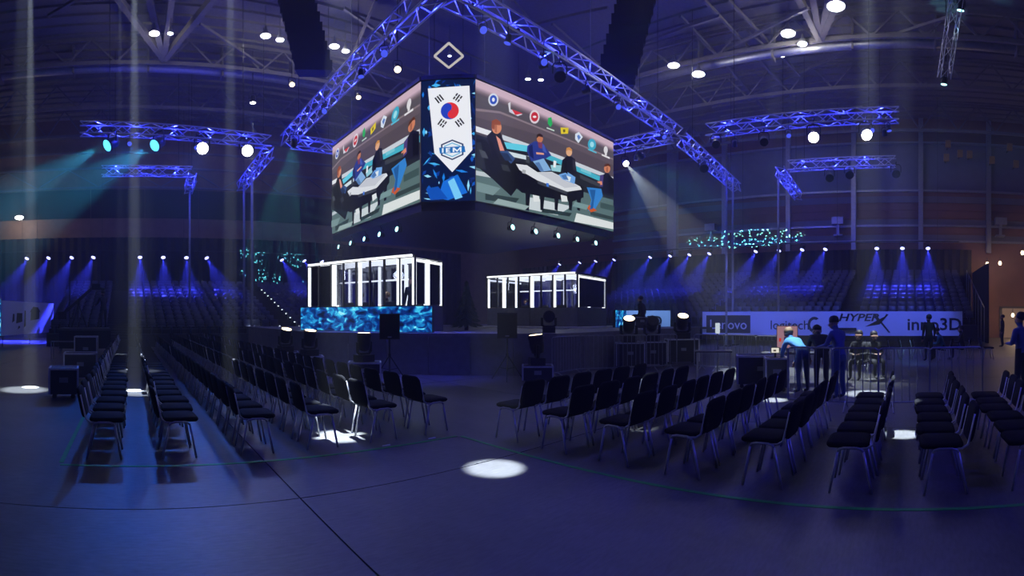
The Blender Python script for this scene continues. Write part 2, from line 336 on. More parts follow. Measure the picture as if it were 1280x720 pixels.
# ------------------------------------------------------------------ player booths
def booth(near, far, depth, hb, hg, npane, tubes, label, led=False, z=1.2):
    near = Vector((*near, z)); far = Vector((*far, z)); u = (far - near); L = u.length; u.normalize(); n = Vector((u.y, -u.x, 0))
    if n.dot(near) < 0: n = -n
    t = thing('player_booth', label, 'booth', near)
    def P(a, b, h): return u * a + n * b + Vector((0, 0, h))     # local to near corner
    def bar(name, p, q, wd, m): return MB().rbar(p, q, wd, wd).build(name, m, t)
    # base walls
    for k in range(4):
        s0, s1 = L * k / 4, L * (k + 1) / 4
        MB().rbar(P(s0 + .01, .04, hb / 2), P(s1 - .01, .04, hb / 2), .08, hb).build('base_panel', M['grey'] if not led else M['dgrey'], t)
    MB().rbar(P(.04, .02, hb / 2), P(.04, depth, hb / 2), .08, hb).build('base_panel', M['dgrey'], t)
    MB().rbar(P(L - .04, .02, hb / 2), P(L - .04, depth, hb / 2), .08, hb).build('base_panel', M['dgrey'], t)
    MB().rbar(P(0, depth, hb / 2), P(L, depth, hb / 2), .08, hb).build('base_panel', M['dgrey'], t)
    MB().add([P(0, 0, .02), P(L, 0, .02), P(L, depth, .02), P(0, depth, .02)], [(0, 1, 2, 3)]).build('booth_floor', M['dgrey'], t)
    H = hb + hg
    # glazing, pane by pane
    for k in range(npane):
        s0, s1 = L * k / npane, L * (k + 1) / npane
        for b_ in (.03, depth - .03):
            MB().rbar(P(s0 + .03, b_, hb + hg / 2), P(s1 - .03, b_, hb + hg / 2), .012, hg - .1).build('pane', M['glass'], t)
    for s_ in (.03, L - .03): MB().rbar(P(s_, .06, hb + hg / 2), P(s_, depth - .06, hb + hg / 2), .012, hg - .1).build('pane', M['glass'], t)
    for k in range(npane + 1):
        for b_ in (0, depth): bar('post', P(L * k / npane, b_, hb), P(L * k / npane, b_, H), .06, M['black'])
    for b_ in (.03, depth): bar('rail', P(0, b_, H), P(L, b_, H), .06, M['black'])
    for s_ in (0, L): bar('roof_tube', P(s_, .1, H - .12), P(s_, depth - .1, H - .12), .07, M['tube']); bar('rail', P(s_, 0, H), P(s_, depth, H), .08, M['black'])
    # white LED tubes: uprights and roof battens
    for s_, b_, wd in tubes: bar('led_tube', P(s_ * L, b_ * depth, hb + .02), P(s_ * L, b_ * depth, H - .06), wd, M['tube'])
    for b_ in (-.03, .35, .65, 1.0): bar('roof_tube', P(.08, b_ * depth, H + .02), P(L - .08, b_ * depth, H + .02), .07, M['tube'])
    for k in range(5): bar('roof_tube', P(L * (k + .5) / 5, .08, H - .02), P(L * (k + .5) / 5, depth - .08, H - .02), .08, M['tube'])
    bar('back_tube', P(.1, depth * .9, hb + hg * .62), P(L - .1, depth * .9, hb + hg * .62), .05, M['tube'])
    # players' desk with monitors
    MB().rbar(P(.3, depth * .45, hb - .12), P(L - .3, depth * .45, hb - .12), .6, .05).build('desk', M['dgrey'], t)
    for k in range(5):
        c = P(L * (k + .5) / 5, depth * .4, hb); MB().rbar(c + u * -.26, c + u * .26, .04, .30).build('monitor', M['black'], t)
    point(t, near + P(L / 2, depth / 2, H - .35), (.9, .95, 1), 30, .2)
    return t, P
bl, PL = booth((8.17, 12.6), (6.38, 16.97), 1.6, .82, 1.50, 8, ((.01, .02, .10), (.01, .45, .14), (.01, 1.0, .09), (.13, .02, .12), (.30, .95, .1), (.47, .02, .10), (.55, .95, .08), (.72, .02, .14), (.99, .02, .10), (.99, .95, .08), (.86, .95, .06)), 'glass player booth with white light tubes above a blue crystal LED wall', True)
br, PR = booth((16.1, 12.7), (15.2, 17.3), 2.9, .85, 1.42, 8, ((.0, .02, .07), (.24, .02, .10), (.48, .02, .12), (.66, .02, .07), (.8, .02, .12), (.99, .02, .09), (.02, .98, .10), (.45, .95, .08), (.02, .45, .09)), 'glass player booth with white light tubes above a plain grey wall')
def led_wall(name, p, q, z0, z1, nmod, label, thick=.12):
    p = Vector((*p, 0)); q = Vector((*q, 0)); t = thing(name, label, 'LED screen', (p.x, p.y, z0)); u = (q - p); L = u.length; u.normalize(); n = Vector((u.y, -u.x, 0))
    if n.dot(p) < 0: n = -n
    h = z1 - z0
    MB().rbar(n * (thick * .6) + Vector((0, 0, h / 2)), n * (thick * .6) + u * L + Vector((0, 0, h / 2)), thick, h).build('cabinet', M['black'], t)
    for k in range(nmod):
        a = u * (L * k / nmod + .01); b = u * (L * (k + 1) / nmod - .01)
        MB().rbar(a + Vector((0, 0, h / 2)), b + Vector((0, 0, h / 2)), .02, h - .02).build('led_module', M['ledn'], t)
    return t
led_wall('led_wall', (8.35, 11.95), (5.95, 16.55), 1.21, 2.0, 5, 'low LED wall showing blue crystals below the tall glass booth')
led_wall('led_wall', (17.3, 11.6), (18.9, 12.1), 1.21, 1.95, 2, 'small LED panel showing blue crystals past the grey-walled booth')
pl = thing('booth_plinth', 'pale low step in front of the grey-walled booth', 'step', (14.6, 12, 1.2)); MB().prism([(0, 0), (3.2, -.1), (3.0, .6), (1.3, .6), (.6, 5.4), (-.4, 5.4)], 0, .06).build('step_top', M['white'], pl)

# the evergreen on stage
tr = thing('evergreen_tree', 'dark conical evergreen tree standing on stage between the booths', 'tree', (dirv(583) * 17.5)[:2] + (1.2,))
MB().tube([(0, 0, 0), (0, 0, .5)], .07, 8).build('trunk', M['bark'], tr)
fo = MB(); rr = random.Random(3)
for k in range(420):
    h = .12 + 1.5 * (k / 420); rad = .62 * (1 - (h - .1) / 1.65) * rr.uniform(.75, 1.05); a = rr.uniform(0, 2 * PI); u = Vector((math.cos(a), math.sin(a), 0)); s = Vector((-u.y, u.x, 0)) * rr.uniform(.05, .1)
    b = Vector((0, 0, h + .14)); e = u * rad + Vector((0, 0, h - .04)); mid = u * rad * .6 + Vector((0, 0, h + .06))
    fo.add([b, mid + s, e, mid - s, mid + Vector((0, 0, -.07))], [(0, 1, 4), (1, 2, 4), (2, 3, 4), (3, 0, 4), (0, 3, 2, 1)])
fo.build('foliage', M['tree'], tr)
# ------------------------------------------------------------------ hanging video cube
c1 = Vector((8.95, 13.42)); c2 = Vector((10.25, 12.25))      # the chamfer panel
A2 = Vector((8.95, 20.6)); B2 = Vector((18.05, 12.25)); D2 = Vector((18.05, 20.6))
ZB, ZT = 5.38, 9.35
cube = thing('video_cube', 'hanging four-sided video cube showing a panel of seated presenters', 'video cube', (13.5, 16.4, ZB))
off = Vector((13.5, 16.4, ZB))
def W(v, z): return Vector((v[0], v[1], z)) - off
foot = [A2, c1, c2, B2, D2]
body = MB(); ins = [Vector((9.2, 20.4)), Vector((9.2, 13.6)), Vector((10.4, 12.5)), Vector((17.8, 12.5)), Vector((17.8, 20.4))]
body.prism([(p.x - 13.5, p.y - 16.4) for p in ins], 0, ZT - ZB); body.build('cube_core', M['black'], cube)
body = MB(); body.prism([(p.x - 13.5, p.y - 16.4) for p in foot], -.28, -.05); body.build('cube_underside', M['black'], cube)
for i in range(5):
    a, b = foot[i], foot[(i + 1) % 5]
    MB().rbar(W(a, ZT + .06), W(b, ZT + .06), .14, .12).build('frame_rail', M['black'], cube)
scr = screen_mat('video_picture', 1.0)
def conv3(x, y):                                # crop of the photo -> u, v of the right-hand picture
    s = (x - 22) / 580; yt = 25 + .456 * (x - 22); yb = 550 + .242 * (x - 22)
    return s * 400 / ((1 - s) * 525 + s * 400), 1 - (y - yt) / (yb - yt)
def ell(cx, cy_, rx, ry, n=14): return [(cx + rx * math.cos(2 * PI * k / n), cy_ + ry * math.sin(2 * PI * k / n)) for k in range(n)]
PIC = []
def p3(pts, col): PIC.append(([conv3(*p) for p in pts], col))
def band(v0, v1, col): PIC.append(([(0, v0), (1, v0), (1, v1), (0, v1)], col))
band(0, 1, (84, 74, 82))
for i in range(6): band(.94 - i * .012, 1 - i * .012 if i == 0 else .952 - i * .012, [(206, 178, 192), (186, 160, 174), (160, 138, 150), (134, 116, 126), (112, 97, 106), (94, 82, 90)][i])
for i in range(14): band(.40 + i * .034, .434 + i * .034, tuple(int(56 + q + i * 2.2) for q in (4, -2, 5)))
p3([(22, 150), (120, 165), (300, 240), (600, 360), (600, 470), (22, 260)], (96, 84, 92)); p3([(22, 190), (300, 275), (600, 392), (600, 470), (22, 260)], (84, 74, 82)); p3([(22, 152), (120, 167), (300, 242), (600, 362), (600, 368), (300, 249), (120, 176), (22, 163)], (138, 122, 128))
p3([(22, 262), (600, 488), (600, 560), (22, 410)], (34, 38, 44)); p3([(22, 228), (120, 265), (120, 288), (22, 252)], (232, 234, 238)); p3([(130, 268), (600, 445), (600, 462), (130, 290)], (205, 212, 220))
p3([(128, 298), (245, 318), (245, 345), (128, 326)], (96, 205, 228)); p3([(300, 345), (600, 468), (600, 490), (300, 368)], (70, 178, 200)); p3([(150, 340), (240, 362), (240, 380), (160, 362)], (210, 225, 230)); p3([(330, 400), (380, 400), (372, 430), (335, 425)], (150, 205, 215))
p3([(22, 405), (600, 548), (600, 690), (22, 550)], (88, 112, 112))
p3([(22, 420), (160, 455), (160, 470), (22, 440)], (190, 200, 205)); p3([(240, 540), (420, 580), (360, 620), (230, 590)], (205, 215, 218)); p3([(60, 520), (200, 545), (180, 570), (60, 548)], (45, 62, 62)); p3([(440, 610), (600, 650), (600, 680), (430, 648)], (222, 228, 226)); p3([(300, 590), (420, 610), (410, 625), (290, 606)], (40, 55, 55)); p3([(500, 600), (600, 625), (600, 640), (500, 618)], (50, 66, 66))
p3([(150, 395), (200, 388), (470, 492), (470, 540), (420, 560), (330, 545), (210, 520), (150, 470)], (16, 17, 22))
for x in (225, 285, 345, 405, 440): p3([(x, 500), (x + 22, 505), (x + 14, 600), (x + 2, 596)], (20, 22, 26))
for x in (255, 372): p3([(x, 530), (x + 26, 536), (x + 30, 560), (x + 4, 560)], (225, 230, 230))
p3([(185, 395), (232, 402), (275, 432), (335, 430), (455, 492), (462, 506), (400, 516), (275, 468), (200, 422)], (222, 226, 230)); p3([(275, 434), (335, 433), (450, 492), (390, 500)], (198, 202, 210)); p3([(275, 468), (400, 516), (400, 530), (275, 482)], (60, 64, 70)); p3([(312, 478), (322, 481), (322, 496), (312, 493)], (60, 120, 220))
p3([(22, 282), (60, 290), (95, 345), (140, 380), (190, 410), (205, 480), (165, 535), (90, 460), (22, 400)], (15, 16, 18)); p3([(66, 272), (88, 250), (122, 262), (150, 336), (190, 395), (120, 390), (80, 345)], (24, 22, 26)); p3([(103, 272), (120, 288), (138, 338), (120, 338)], (228, 150, 132)); p3([(118, 340), (150, 338), (182, 372), (165, 395)], (50, 80, 130))
p3(ell(106, 238, 20, 27), (216, 140, 100)); p3([(84, 240), (86, 208), (104, 200), (122, 214), (122, 228), (100, 226), (96, 246)], (150, 74, 40))
p3([(232, 318), (262, 296), (298, 308), (332, 358), (300, 378), (248, 385), (230, 340)], (42, 58, 138)); p3([(268, 345), (300, 348), (302, 356), (270, 354)], (226, 160, 130)); p3([(255, 385), (300, 372), (332, 424), (290, 430)], (132, 176, 222)); p3(ell(284, 286, 13, 18), (196, 122, 86)); p3([(270, 284), (272, 268), (284, 263), (296, 270), (296, 280), (280, 276)], (50, 32, 26))
p3([(378, 378), (405, 352), (432, 372), (440, 432), (402, 446), (372, 422)], (24, 24, 30)); p3(ell(407, 342, 13, 18), (224, 172, 132)); p3([(393, 340), (396, 324), (408, 320), (420, 330), (419, 337), (403, 332)], (206, 140, 70)); p3([(362, 442), (400, 430), (434, 452), (430, 482), (378, 462)], (112, 166, 226)); p3([(395, 445), (415, 452), (410, 472), (392, 465)], (225, 235, 240))
p3([(540, 445), (572, 425), (600, 455), (600, 540), (562, 522), (535, 492)], (26, 26, 42)); p3([(540, 440), (556, 435), (552, 490), (536, 492)], (74, 62, 120)); p3([(528, 468), (548, 466), (550, 482), (530, 484)], (224, 140, 110)); p3(ell(571, 408, 14, 20), (208, 130, 94)); p3([(556, 402), (562, 388), (580, 386), (588, 402), (576, 396)], (90, 48, 30)); p3([(482, 495), (545, 500), (552, 532), (518, 592), (488, 600), (502, 552)], (52, 130, 206)); p3([(476, 578), (496, 574), (526, 598), (500, 606)], (200, 90, 40))
for pts, col in (([(72, 290), (88, 300), (118, 385), (90, 360)], (8, 8, 10)), ([(96, 226), (106, 226), (106, 262), (97, 256)], (176, 104, 72)), ([(118, 345), (150, 350), (170, 385), (140, 380)], (30, 48, 84)), ([(236, 322), (252, 312), (258, 376), (240, 360)], (24, 34, 90)), ([(288, 300), (302, 315), (312, 350), (296, 340)], (66, 88, 176)), ([(274, 300), (294, 304), (292, 330), (278, 326)], (120, 60, 90)), ([(262, 392), (280, 388), (300, 428), (284, 428)], (86, 124, 176)), ([(385, 385), (396, 372), (400, 440), (384, 428)], (10, 10, 14)), ([(420, 372), (432, 382), (436, 425), (424, 420)], (48, 46, 56)), ([(372, 446), (392, 440), (404, 466), (384, 462)], (76, 120, 178)), ([(575, 440), (598, 462), (598, 530), (578, 520)], (14, 14, 24)), ([(494, 505), (520, 506), (508, 590), (494, 594), (504, 552)], (34, 92, 156)), ([(566, 404), (574, 400), (574, 424), (566, 424)], (168, 98, 70)),
    ([(22, 300), (40, 300), (60, 420), (22, 410)], (40, 44, 48)), ([(22, 470), (120, 500), (90, 530), (22, 510)], (120, 146, 146)), ([(110, 545), (240, 580), (220, 596), (90, 565)], (150, 172, 170)), ([(430, 560), (490, 575), (480, 596), (420, 580)], (120, 150, 150)), ([(540, 560), (600, 575), (600, 600), (540, 585)], (60, 82, 82)), ([(225, 360), (240, 366), (240, 395), (225, 390)], (60, 66, 72)), ([(340, 380), (352, 384), (348, 412), (338, 410)], (236, 240, 242)), ([(455, 410), (500, 428), (500, 440), (455, 424)], (120, 200, 215)), ([(30, 330), (56, 340), (70, 372), (44, 366)], (70, 74, 78)), ([(452, 440), (540, 478), (536, 492), (452, 458)], (60, 64, 70)), ([(120, 396), (150, 402), (160, 430), (130, 424)], (46, 50, 54)), ([(210, 420), (224, 424), (222, 440), (208, 436)], (170, 174, 178))): p3(pts, col)
for x, y, cs in ((90, 118, ((21, 28, (215, 220, 230)), (15, 20, (40, 80, 190)), (6, 9, (235, 235, 240)))), (260, 192, ((21, 30, (225, 215, 220)), (15, 21, (200, 40, 50)), (8, 5, (240, 235, 235)))), (503, 305, ((18, 26, (60, 170, 200)), (9, 13, (160, 225, 235)))), (563, 326, ((9, 17, (225, 222, 225)),))):
    for rx, ry, c in cs: p3(ell(x, y, rx, ry), c)
p3([(150, 135), (160, 128), (160, 160), (210, 182), (190, 190), (155, 172)], (215, 215, 222)); p3([(165, 160), (210, 178), (180, 185)], (215, 50, 60)); p3([(316, 196), (330, 192), (334, 222), (326, 236), (314, 220)], (40, 175, 90)); p3([(310, 236), (342, 248), (342, 254), (310, 242)], (200, 220, 205)); p3([(368, 236), (402, 236), (400, 262), (370, 264)], (228, 205, 40)); p3([(378, 244), (388, 243), (388, 256), (379, 257)], (110, 100, 30)); p3([(430, 262), (446, 252), (463, 274), (444, 302), (430, 285)], (220, 228, 240)); p3([(438, 270), (446, 264), (454, 276), (444, 290)], (90, 130, 200)); p3([(545, 345), (580, 358), (580, 366), (545, 352)], (230, 228, 230)); p3([(558, 340), (568, 340), (567, 352), (559, 350)], (225, 222, 225)); p3([(485, 324), (522, 338), (522, 344), (485, 330)], (90, 190, 215))
def picture(name, a, b, polys, label, parent, mats, lift=.004):
    a = Vector(a); b = Vector(b); u = (b - a); n = Vector((u.y, -u.x)).normalized()
    if n.dot(a) > 0: n = -n                       # face outwards, towards the seats
    mb = MB()
    for i, (pts, c) in enumerate(polys):
        mb.add([(*((a + u * q[0] + n * (.02 + i * lift * .15))), ZB + .03 + (ZT - ZB - .06) * q[1]) for q in pts], [tuple(range(len(pts)))], 0, lin(c))
    mb.v = [tuple(Vector(p) - off) for p in mb.v]
    o = mb.build(name, mats, parent); o['label'] = label; return o
def screen(a, b, polys, label, m):
    a_ = Vector((*a, 0)); b_ = Vector((*b, 0)); h = ZT - ZB
    s = MB().rbar(W(a, ZB + h / 2), W(b, ZB + h / 2), .03, h).build('screen', M['black'], cube); s['label'] = label
    picture('picture', a, b, polys, label, s, m); return s
screen(A2, c1, PIC, 'wide video screen facing the long rows', scr)
screen(c2, B2, PIC, 'wide video screen facing the short rows', scr)
# the narrow corner screen: white pennant over blue light streaks
FL = []
def conv2(x, y): return (x - 450) / 221, 1 - (y - 24) / 530
def p2(pts, c): FL.append(([conv2(*p) for p in pts], c))
p2([(450, 24), (671, 24), (671, 554), (450, 554)], (4, 22, 62))
rr = random.Random(11)
for k in range(70):
    x = rr.choice([rr.uniform(452, 500), rr.uniform(640, 668), rr.uniform(455, 665)]); y = rr.uniform(28, 545) if x < 500 or x > 640 else rr.choice([rr.uniform(28, 60), rr.uniform(380, 545)])
    a = rr.choice([.2, 1.2, -.9, 1.6, .0]); L = rr.uniform(14, 55); wd = rr.uniform(2, 9); dx, dy = math.cos(a) * L, math.sin(a) * L; nx, ny = -math.sin(a) * wd, math.cos(a) * wd
    q = [(x, y), (x + dx * .5 + nx, y + dy * .5 + ny), (x + dx, y + dy), (x + dx * .5 - nx, y + dy * .5 - ny)]
    q = [(min(670, max(451, a_)), min(553, max(25, b_))) for a_, b_ in q]
    p2(q, rr.choice([(10, 60, 150), (16, 90, 190), (30, 130, 225), (70, 180, 240), (8, 40, 110), (150, 220, 250)]))
for pts, c in (([(540, 470), (600, 440), (640, 520), (560, 552), (520, 540)], (24, 110, 215)), ([(560, 470), (585, 455), (620, 540), (590, 550)], (120, 205, 250)), ([(470, 500), (520, 490), (560, 545), (490, 550)], (14, 80, 180))): p2(pts, c)
p2([(478, 60), (648, 55), (660, 335), (578, 430), (505, 345)], (240, 242, 248))
cx, cy_, r_ = 568, 162, 37
p2(ell(cx, cy_, r_, r_, 24), (222, 48, 52))
S = [(cx + r_ * math.cos(a), cy_ + r_ * math.sin(a)) for a in [PI * .32 + PI * k / 12 for k in range(13)]]   # blue half on the left
ux, uy = math.cos(PI * .32), math.sin(PI * .32)
sm = [(cx - ux * r_ / 2 + r_ / 2 * math.cos(PI * 1.32 + PI * k / 6), cy_ - uy * r_ / 2 + r_ / 2 * math.sin(PI * 1.32 + PI * k / 6)) for k in range(1, 7)]
p2(S, (36, 66, 190)); p2(ell(cx + ux * r_ / 2, cy_ + uy * r_ / 2, r_ / 2, r_ / 2, 14), (222, 48, 52)); p2(ell(cx - ux * r_ / 2, cy_ - uy * r_ / 2, r_ / 2, r_ / 2, 14), (36, 66, 190))
for x, y, ang, br_ in ((525, 108, -35, (1, 1, 1)), (600, 106, 35, (0, 1, 0)), (537, 215, 35, (0, 0, 1)), (608, 215, -35, (1, 0, 1))):
    a = math.radians(ang + 90); d_ = (math.cos(a), math.sin(a)); nn = (-d_[1], d_[0])
    for k in (-1, 0, 1):
        bx, by = x + nn[0] * k * 11, y + nn[1] * k * 11
        for s0, s1 in (((-15, 15),) if br_[k + 1] else ((-15, -2), (2, 15))):
            p2([(bx + d_[0] * s0 + nn[0] * 3.2, by + d_[1] * s0 + nn[1] * 3.2), (bx + d_[0] * s1 + nn[0] * 3.2, by + d_[1] * s1 + nn[1] * 3.2), (bx + d_[0] * s1 - nn[0] * 3.2, by + d_[1] * s1 - nn[1] * 3.2), (bx + d_[0] * s0 - nn[0] * 3.2, by + d_[1] * s0 - nn[1] * 3.2)], (28, 28, 34))
hexo = [(578, 288), (624, 308), (624, 356), (578, 378), (532, 356), (532, 308)]
p2(hexo, (28, 52, 96)); p2([(578 + (x - 578) * .86, 333 + (y - 333) * .86) for x, y in hexo], (240, 242, 248)); p2([(578 + (x - 578) * .72, 333 + (y - 333) * .72) for x, y in hexo], (120, 190, 225)); p2([(578 + (x - 578) * .6, 333 + (y - 333) * .6) for x, y in hexo], (235, 240, 248))
p2([(524, 322), (628, 318), (632, 344), (528, 348)], (20, 110, 190))
for q in ([(536, 325), (543, 325), (543, 344), (536, 344)], [(552, 325), (570, 324), (570, 328), (559, 329), (559, 332), (568, 332), (568, 336), (559, 337), (559, 340), (570, 340), (570, 344), (552, 344)], [(580, 324), (587, 324), (598, 335), (609, 322), (616, 322), (616, 342), (609, 342), (609, 331), (598, 343), (587, 333), (587, 343), (580, 343)]): p2(q, (240, 246, 252))
screen(c1, c2, FL, 'narrow corner screen with a white pennant bearing a red and blue circle', scr)
for p in ((9.6, 13.9), (17.4, 13), (9.6, 20), (17.4, 20)): MB().tube([W(p, ZT), W(p, 16.98)], .02, 5).build('suspension_cable', M['steel'], cube)
# ------------------------------------------------------------------ lighting trusses (all flown at about 10 m)
TZ = 10.0
def truss(p, q, label, size=.5, pitch=.62, leds=1.7, power=80, col=(.02, .03, 1), r=.034):
    p = Vector(p); q = Vector(q); t = thing('lighting_truss', label, 'truss', p, group=None); d = q - p; L = d.length; d.normalize()
    a = d.cross(Vector((0, 0, 1))) if abs(d.z) < .9 else d.cross(Vector((1, 0, 0))); a.normalize(); b = a.cross(d).normalized(); h = size / 2
    cs = [(-h, -h), (h, -h), (h, h), (-h, h)]
    for i, j in cs: MB().tube([a * i + b * j, d * L + a * i + b * j], r, 6).build('chord', M['alu'], t)
    n = max(2, round(L / pitch)); pt = L / n; bl_ = math.hypot(pt, size)
    me = cached(('brace', round(bl_, 3), r), lambda: MB().tube([(0, 0, 0), (0, 0, bl_)], r * .62, 5).mesh('brace', M['alu']))
    for f in range(4):
        c0, c1_ = cs[f], cs[(f + 1) % 4]
        for k in range(n):
            s, e = (c0, c1_) if k % 2 else (c1_, c0)
            P0 = d * (pt * k) + a * s[0] + b * s[1]; P1 = d * (pt * (k + 1)) + a * e[0] + b * e[1]
            o = link('brace', me, t); o.matrix_basis = Matrix.Translation(P0) @ (P1 - P0).to_track_quat('Z', 'Y').to_matrix().to_4x4()
    for s in (L * .15, L * .85): MB().tube([d * s + Vector((0, 0, size / 2)), d * s + Vector((0, 0, CZ - (.13 if (p + d * s).x > 22.2 or (p + d * s).y > 22.2 else .02) - max(p.z, (p + d * s).z)))], .015, 4).build('suspension_cable', M['black'], t)
    if power:
        k = leds / 2
        while k < L:
            c = d * k; MB().box(c, (.09, .09, .06)).build('led_lamp', M['black'], t)
            point(t, p + c + Vector((0, 0, .09)), col, power, .05); k += leds
    return t
tx0, tx1, ty0, ty1 = 7.3, 20.3, 10.2, 22.4
truss((tx0, ty0, TZ), (tx0, ty1, TZ), 'blue-lit square truss above the cube face that faces the long rows')
truss((tx0 + .3, ty0, TZ), (tx1, ty0, TZ), 'blue-lit square truss above the cube face that faces the short rows')
truss((tx0 + .3, ty1, TZ), (tx1, ty1, TZ), 'blue-lit square truss running behind the video cube, toward the brown wall')
truss((tx1, ty0 + .3, TZ), (tx1, ty1 - .3, TZ), 'blue-lit square truss running behind the video cube, toward the siding wall')
truss((tx1 + .6, 10.3, TZ), (30.2, 10.9, TZ), 'blue-lit truss running from the cube truss toward the siding wall')
truss((-2.2, 21.9, TZ), (6.6, 22.8, TZ), 'blue-lit truss carrying two cyan and two white wash lamps')
truss((-1.6, 28.4, TZ), (3.6, 28.4, TZ), 'shorter blue-lit truss over the far end of the long rows')
truss((6.95, 24.1, TZ), (7.1, 31.2, TZ), 'blue-lit truss running from the cube truss toward the brown wall')
truss((3.75, 29.4, TZ), (3.85, 32.4, TZ), 'short stub of blue-lit truss standing end-on over the raked seats')
truss((20.5, 8.8, TZ), (20.5, .4, TZ), 'blue-lit truss carrying two bright white wash lamps')
truss((26.7, 6.6, TZ), (26.7, .7, TZ), 'shorter blue-lit truss over the far end of the short rows')
truss((27.4, 7.3, TZ), (33.6, 7.6, TZ), 'blue-lit truss running end-on toward the siding wall')
truss(pd(1196, -6, 15.5), pd(1180, 98, 16.5), 'thin unlit ladder truss dangling from the roof with two small lamps', .35, .5, power=0, r=.018)

# slim poles under the trusses
for i, (px, y0, d_, w_) in enumerate(((237, 250, 32.0, 'under the end-on truss stub'), (305, 240, 30.5, 'under the truss toward the brown wall'), (315, 236, 29, 'under the truss toward the brown wall'), (908, 235, 28, 'under the truss toward the siding wall'), (916, 238, 29, 'under the truss toward the siding wall'), (973, 228, 29, 'under the end-on truss by the siding wall'))):
    p = dirv(px) * d_; zb = .7 + int(max(0, (p.y - 27.2) / .85)) * .26 if px < 600 and p.y > 27.2 else 1.2 + int(max(0, (p.x - 27.2) / .85)) * .29 if px > 600 and p.x > 27.2 else 0; zt = TZ - .26 - zb
    t = thing('support_pole', 'slim pale grey support pole ' + w_, 'pole', (p.x, p.y, zb), group='truss support poles')
    MB().tube([(0, 0, .05), (0, 0, zt)], .07, 8).build('pole_shaft', M['steel'], t); MB().box((0, 0, .03), (.6, .6, .06)).build('base_plate', M['black'], t)

# ------------------------------------------------------------------ lamps
def orient(d): return Vector(d).to_track_quat('-Z', 'Y').to_matrix()
def par_lamp(name, loc, target, lens, label, cat='stage lamp', group=None, s=1.0, col=None, power=0, ang=30, blend=.5, hang=.5, rad=.04):
    loc = Vector(loc); d = (Vector(target) - loc).normalized(); rm = orient(d)
    t = thing(name, label, cat, loc, group=group)
    def can(): return MB().lathe([(.07, .26), (.11, .2), (.125, .0), (.145, -.02), (.145, -.05), (.13, -.05)], 12, mi=0)
    b = can(); b.v = [tuple(rm @ (Vector(p) * s)) for p in b.v]; cn = b.build('lamp_body', M['black'], t, True)
    l = MB().lathe([(.0, -.048), (.13, -.052)], 12); l.v = [tuple(rm @ (Vector(p) * s)) for p in l.v]; l.build('lens', M[lens], cn)
    y = MB(); sx = rm @ Vector((1, 0, 0)); sx.z = 0; sx.normalize(); sx *= .17 * s; zz = Vector((0, 0, (.26 if hang > 0 else -.26) * s)); c0 = rm @ Vector((0, 0, .1 * s))
    y.tube([c0 + sx, c0 + sx + zz * .7, c0 + sx * .7 + zz, c0 - sx * .7 + zz, c0 - sx + zz * .7, c0 - sx], .018 * s, 5); y.build('yoke', M['black'], t)
    c = MB(); c.tube([c0 + zz, Vector((0, 0, hang))], .02 * s, 5); c.build('clamp', M['black'], t)
    if power: spot(t, loc + d * .08 * s, target, col, power, ang, blend, rad)
    return t
BLUE = (.035, .045, 1.0)
def under(px, py, p, q):                        # point below the near chord of truss p-q in that column, at the height the row asks for
    n = Vector((q[1] - p[1], p[0] - q[0])).normalized() * .25; n = n if n.dot(Vector(p)) < 0 else -n; p = Vector(p) + n; q = Vector(q) + n
    v = dirv(px); e = Vector((q[0] - p[0], q[1] - p[1])); k = (p[0] * e.y - p[1] * e.x) / (v.x * e.y - v.y * e.x); return pd(px, py, k)
# two rows of small blue lamps above the raked seats
LP = [34, 61, 90, 117, 175, 204, 233, 258, 352, 380, 402, 420]; YL = 36.4; ZL = 6.05
RP = [700, 725, 745, 768, 813, 838, 862, 887, 945, 974, 1003, 1032, 1096, 1128, 1160]; XR = 34.5; ZR = 6.45
rl = thing('lighting_pipe', 'long black lighting pipe over the raked seats along the brown wall', 'pipe', (0, YL, ZL + .45)); MB().tube([(-11, 0, 0), (17.5, 0, 0)], .035, 6).build('pipe_tube', M['black'], rl)
for x in (-8, -2, 4, 10, 16): MB().tube([(x, 0, 0), (x, 0, CZ - .02 - ZL - .45)], .012, 4).build('suspension_cable', M['black'], rl)
rl = thing('lighting_pipe', 'long black lighting pipe over the raked seats along the siding wall', 'pipe', (XR, 0, ZR + .45)); MB().tube([(0, -3.5, 0), (0, 31, 0)], .035, 6).build('pipe_tube', M['black'], rl)
for y in (-2, 5, 12, 19, 25): MB().tube([(0, y, 0), (0, y, CZ - .02 - ZR - .45)], .012, 4).build('suspension_cable', M['black'], rl)
for i, px in enumerate(LP):
    x = YL * math.tan(phi(px)); tx = x + (-1.6 if px < 130 else 0 if px < 240 else 1.7)
    par_lamp('par_lamp', (x, YL, ZL), (tx, YL - 3.2, 1.6), 'lens_b', f'small black lamp with blue beam, {ORD[i]} along the pipe by the brown wall', group='blue lamps over the raked seats by the brown wall', s=1.25, col=BLUE, power=20000 * WASH, ang=34, hang=.45)
for i, px in enumerate(RP):
    y = XR / math.tan(phi(px)); ty = y + (1.8 if px < 800 else 1.4 if px < 1040 else 0)
    par_lamp('par_lamp', (XR, y, ZR), (XR - 3.2, ty, 1.6), 'lens_b', f'small black lamp with blue beam, {ORD[i]} along the pipe by the siding wall', group='blue lamps over the raked seats by the siding wall', s=1.2, col=BLUE, power=20000 * WASH, ang=34, hang=.45)
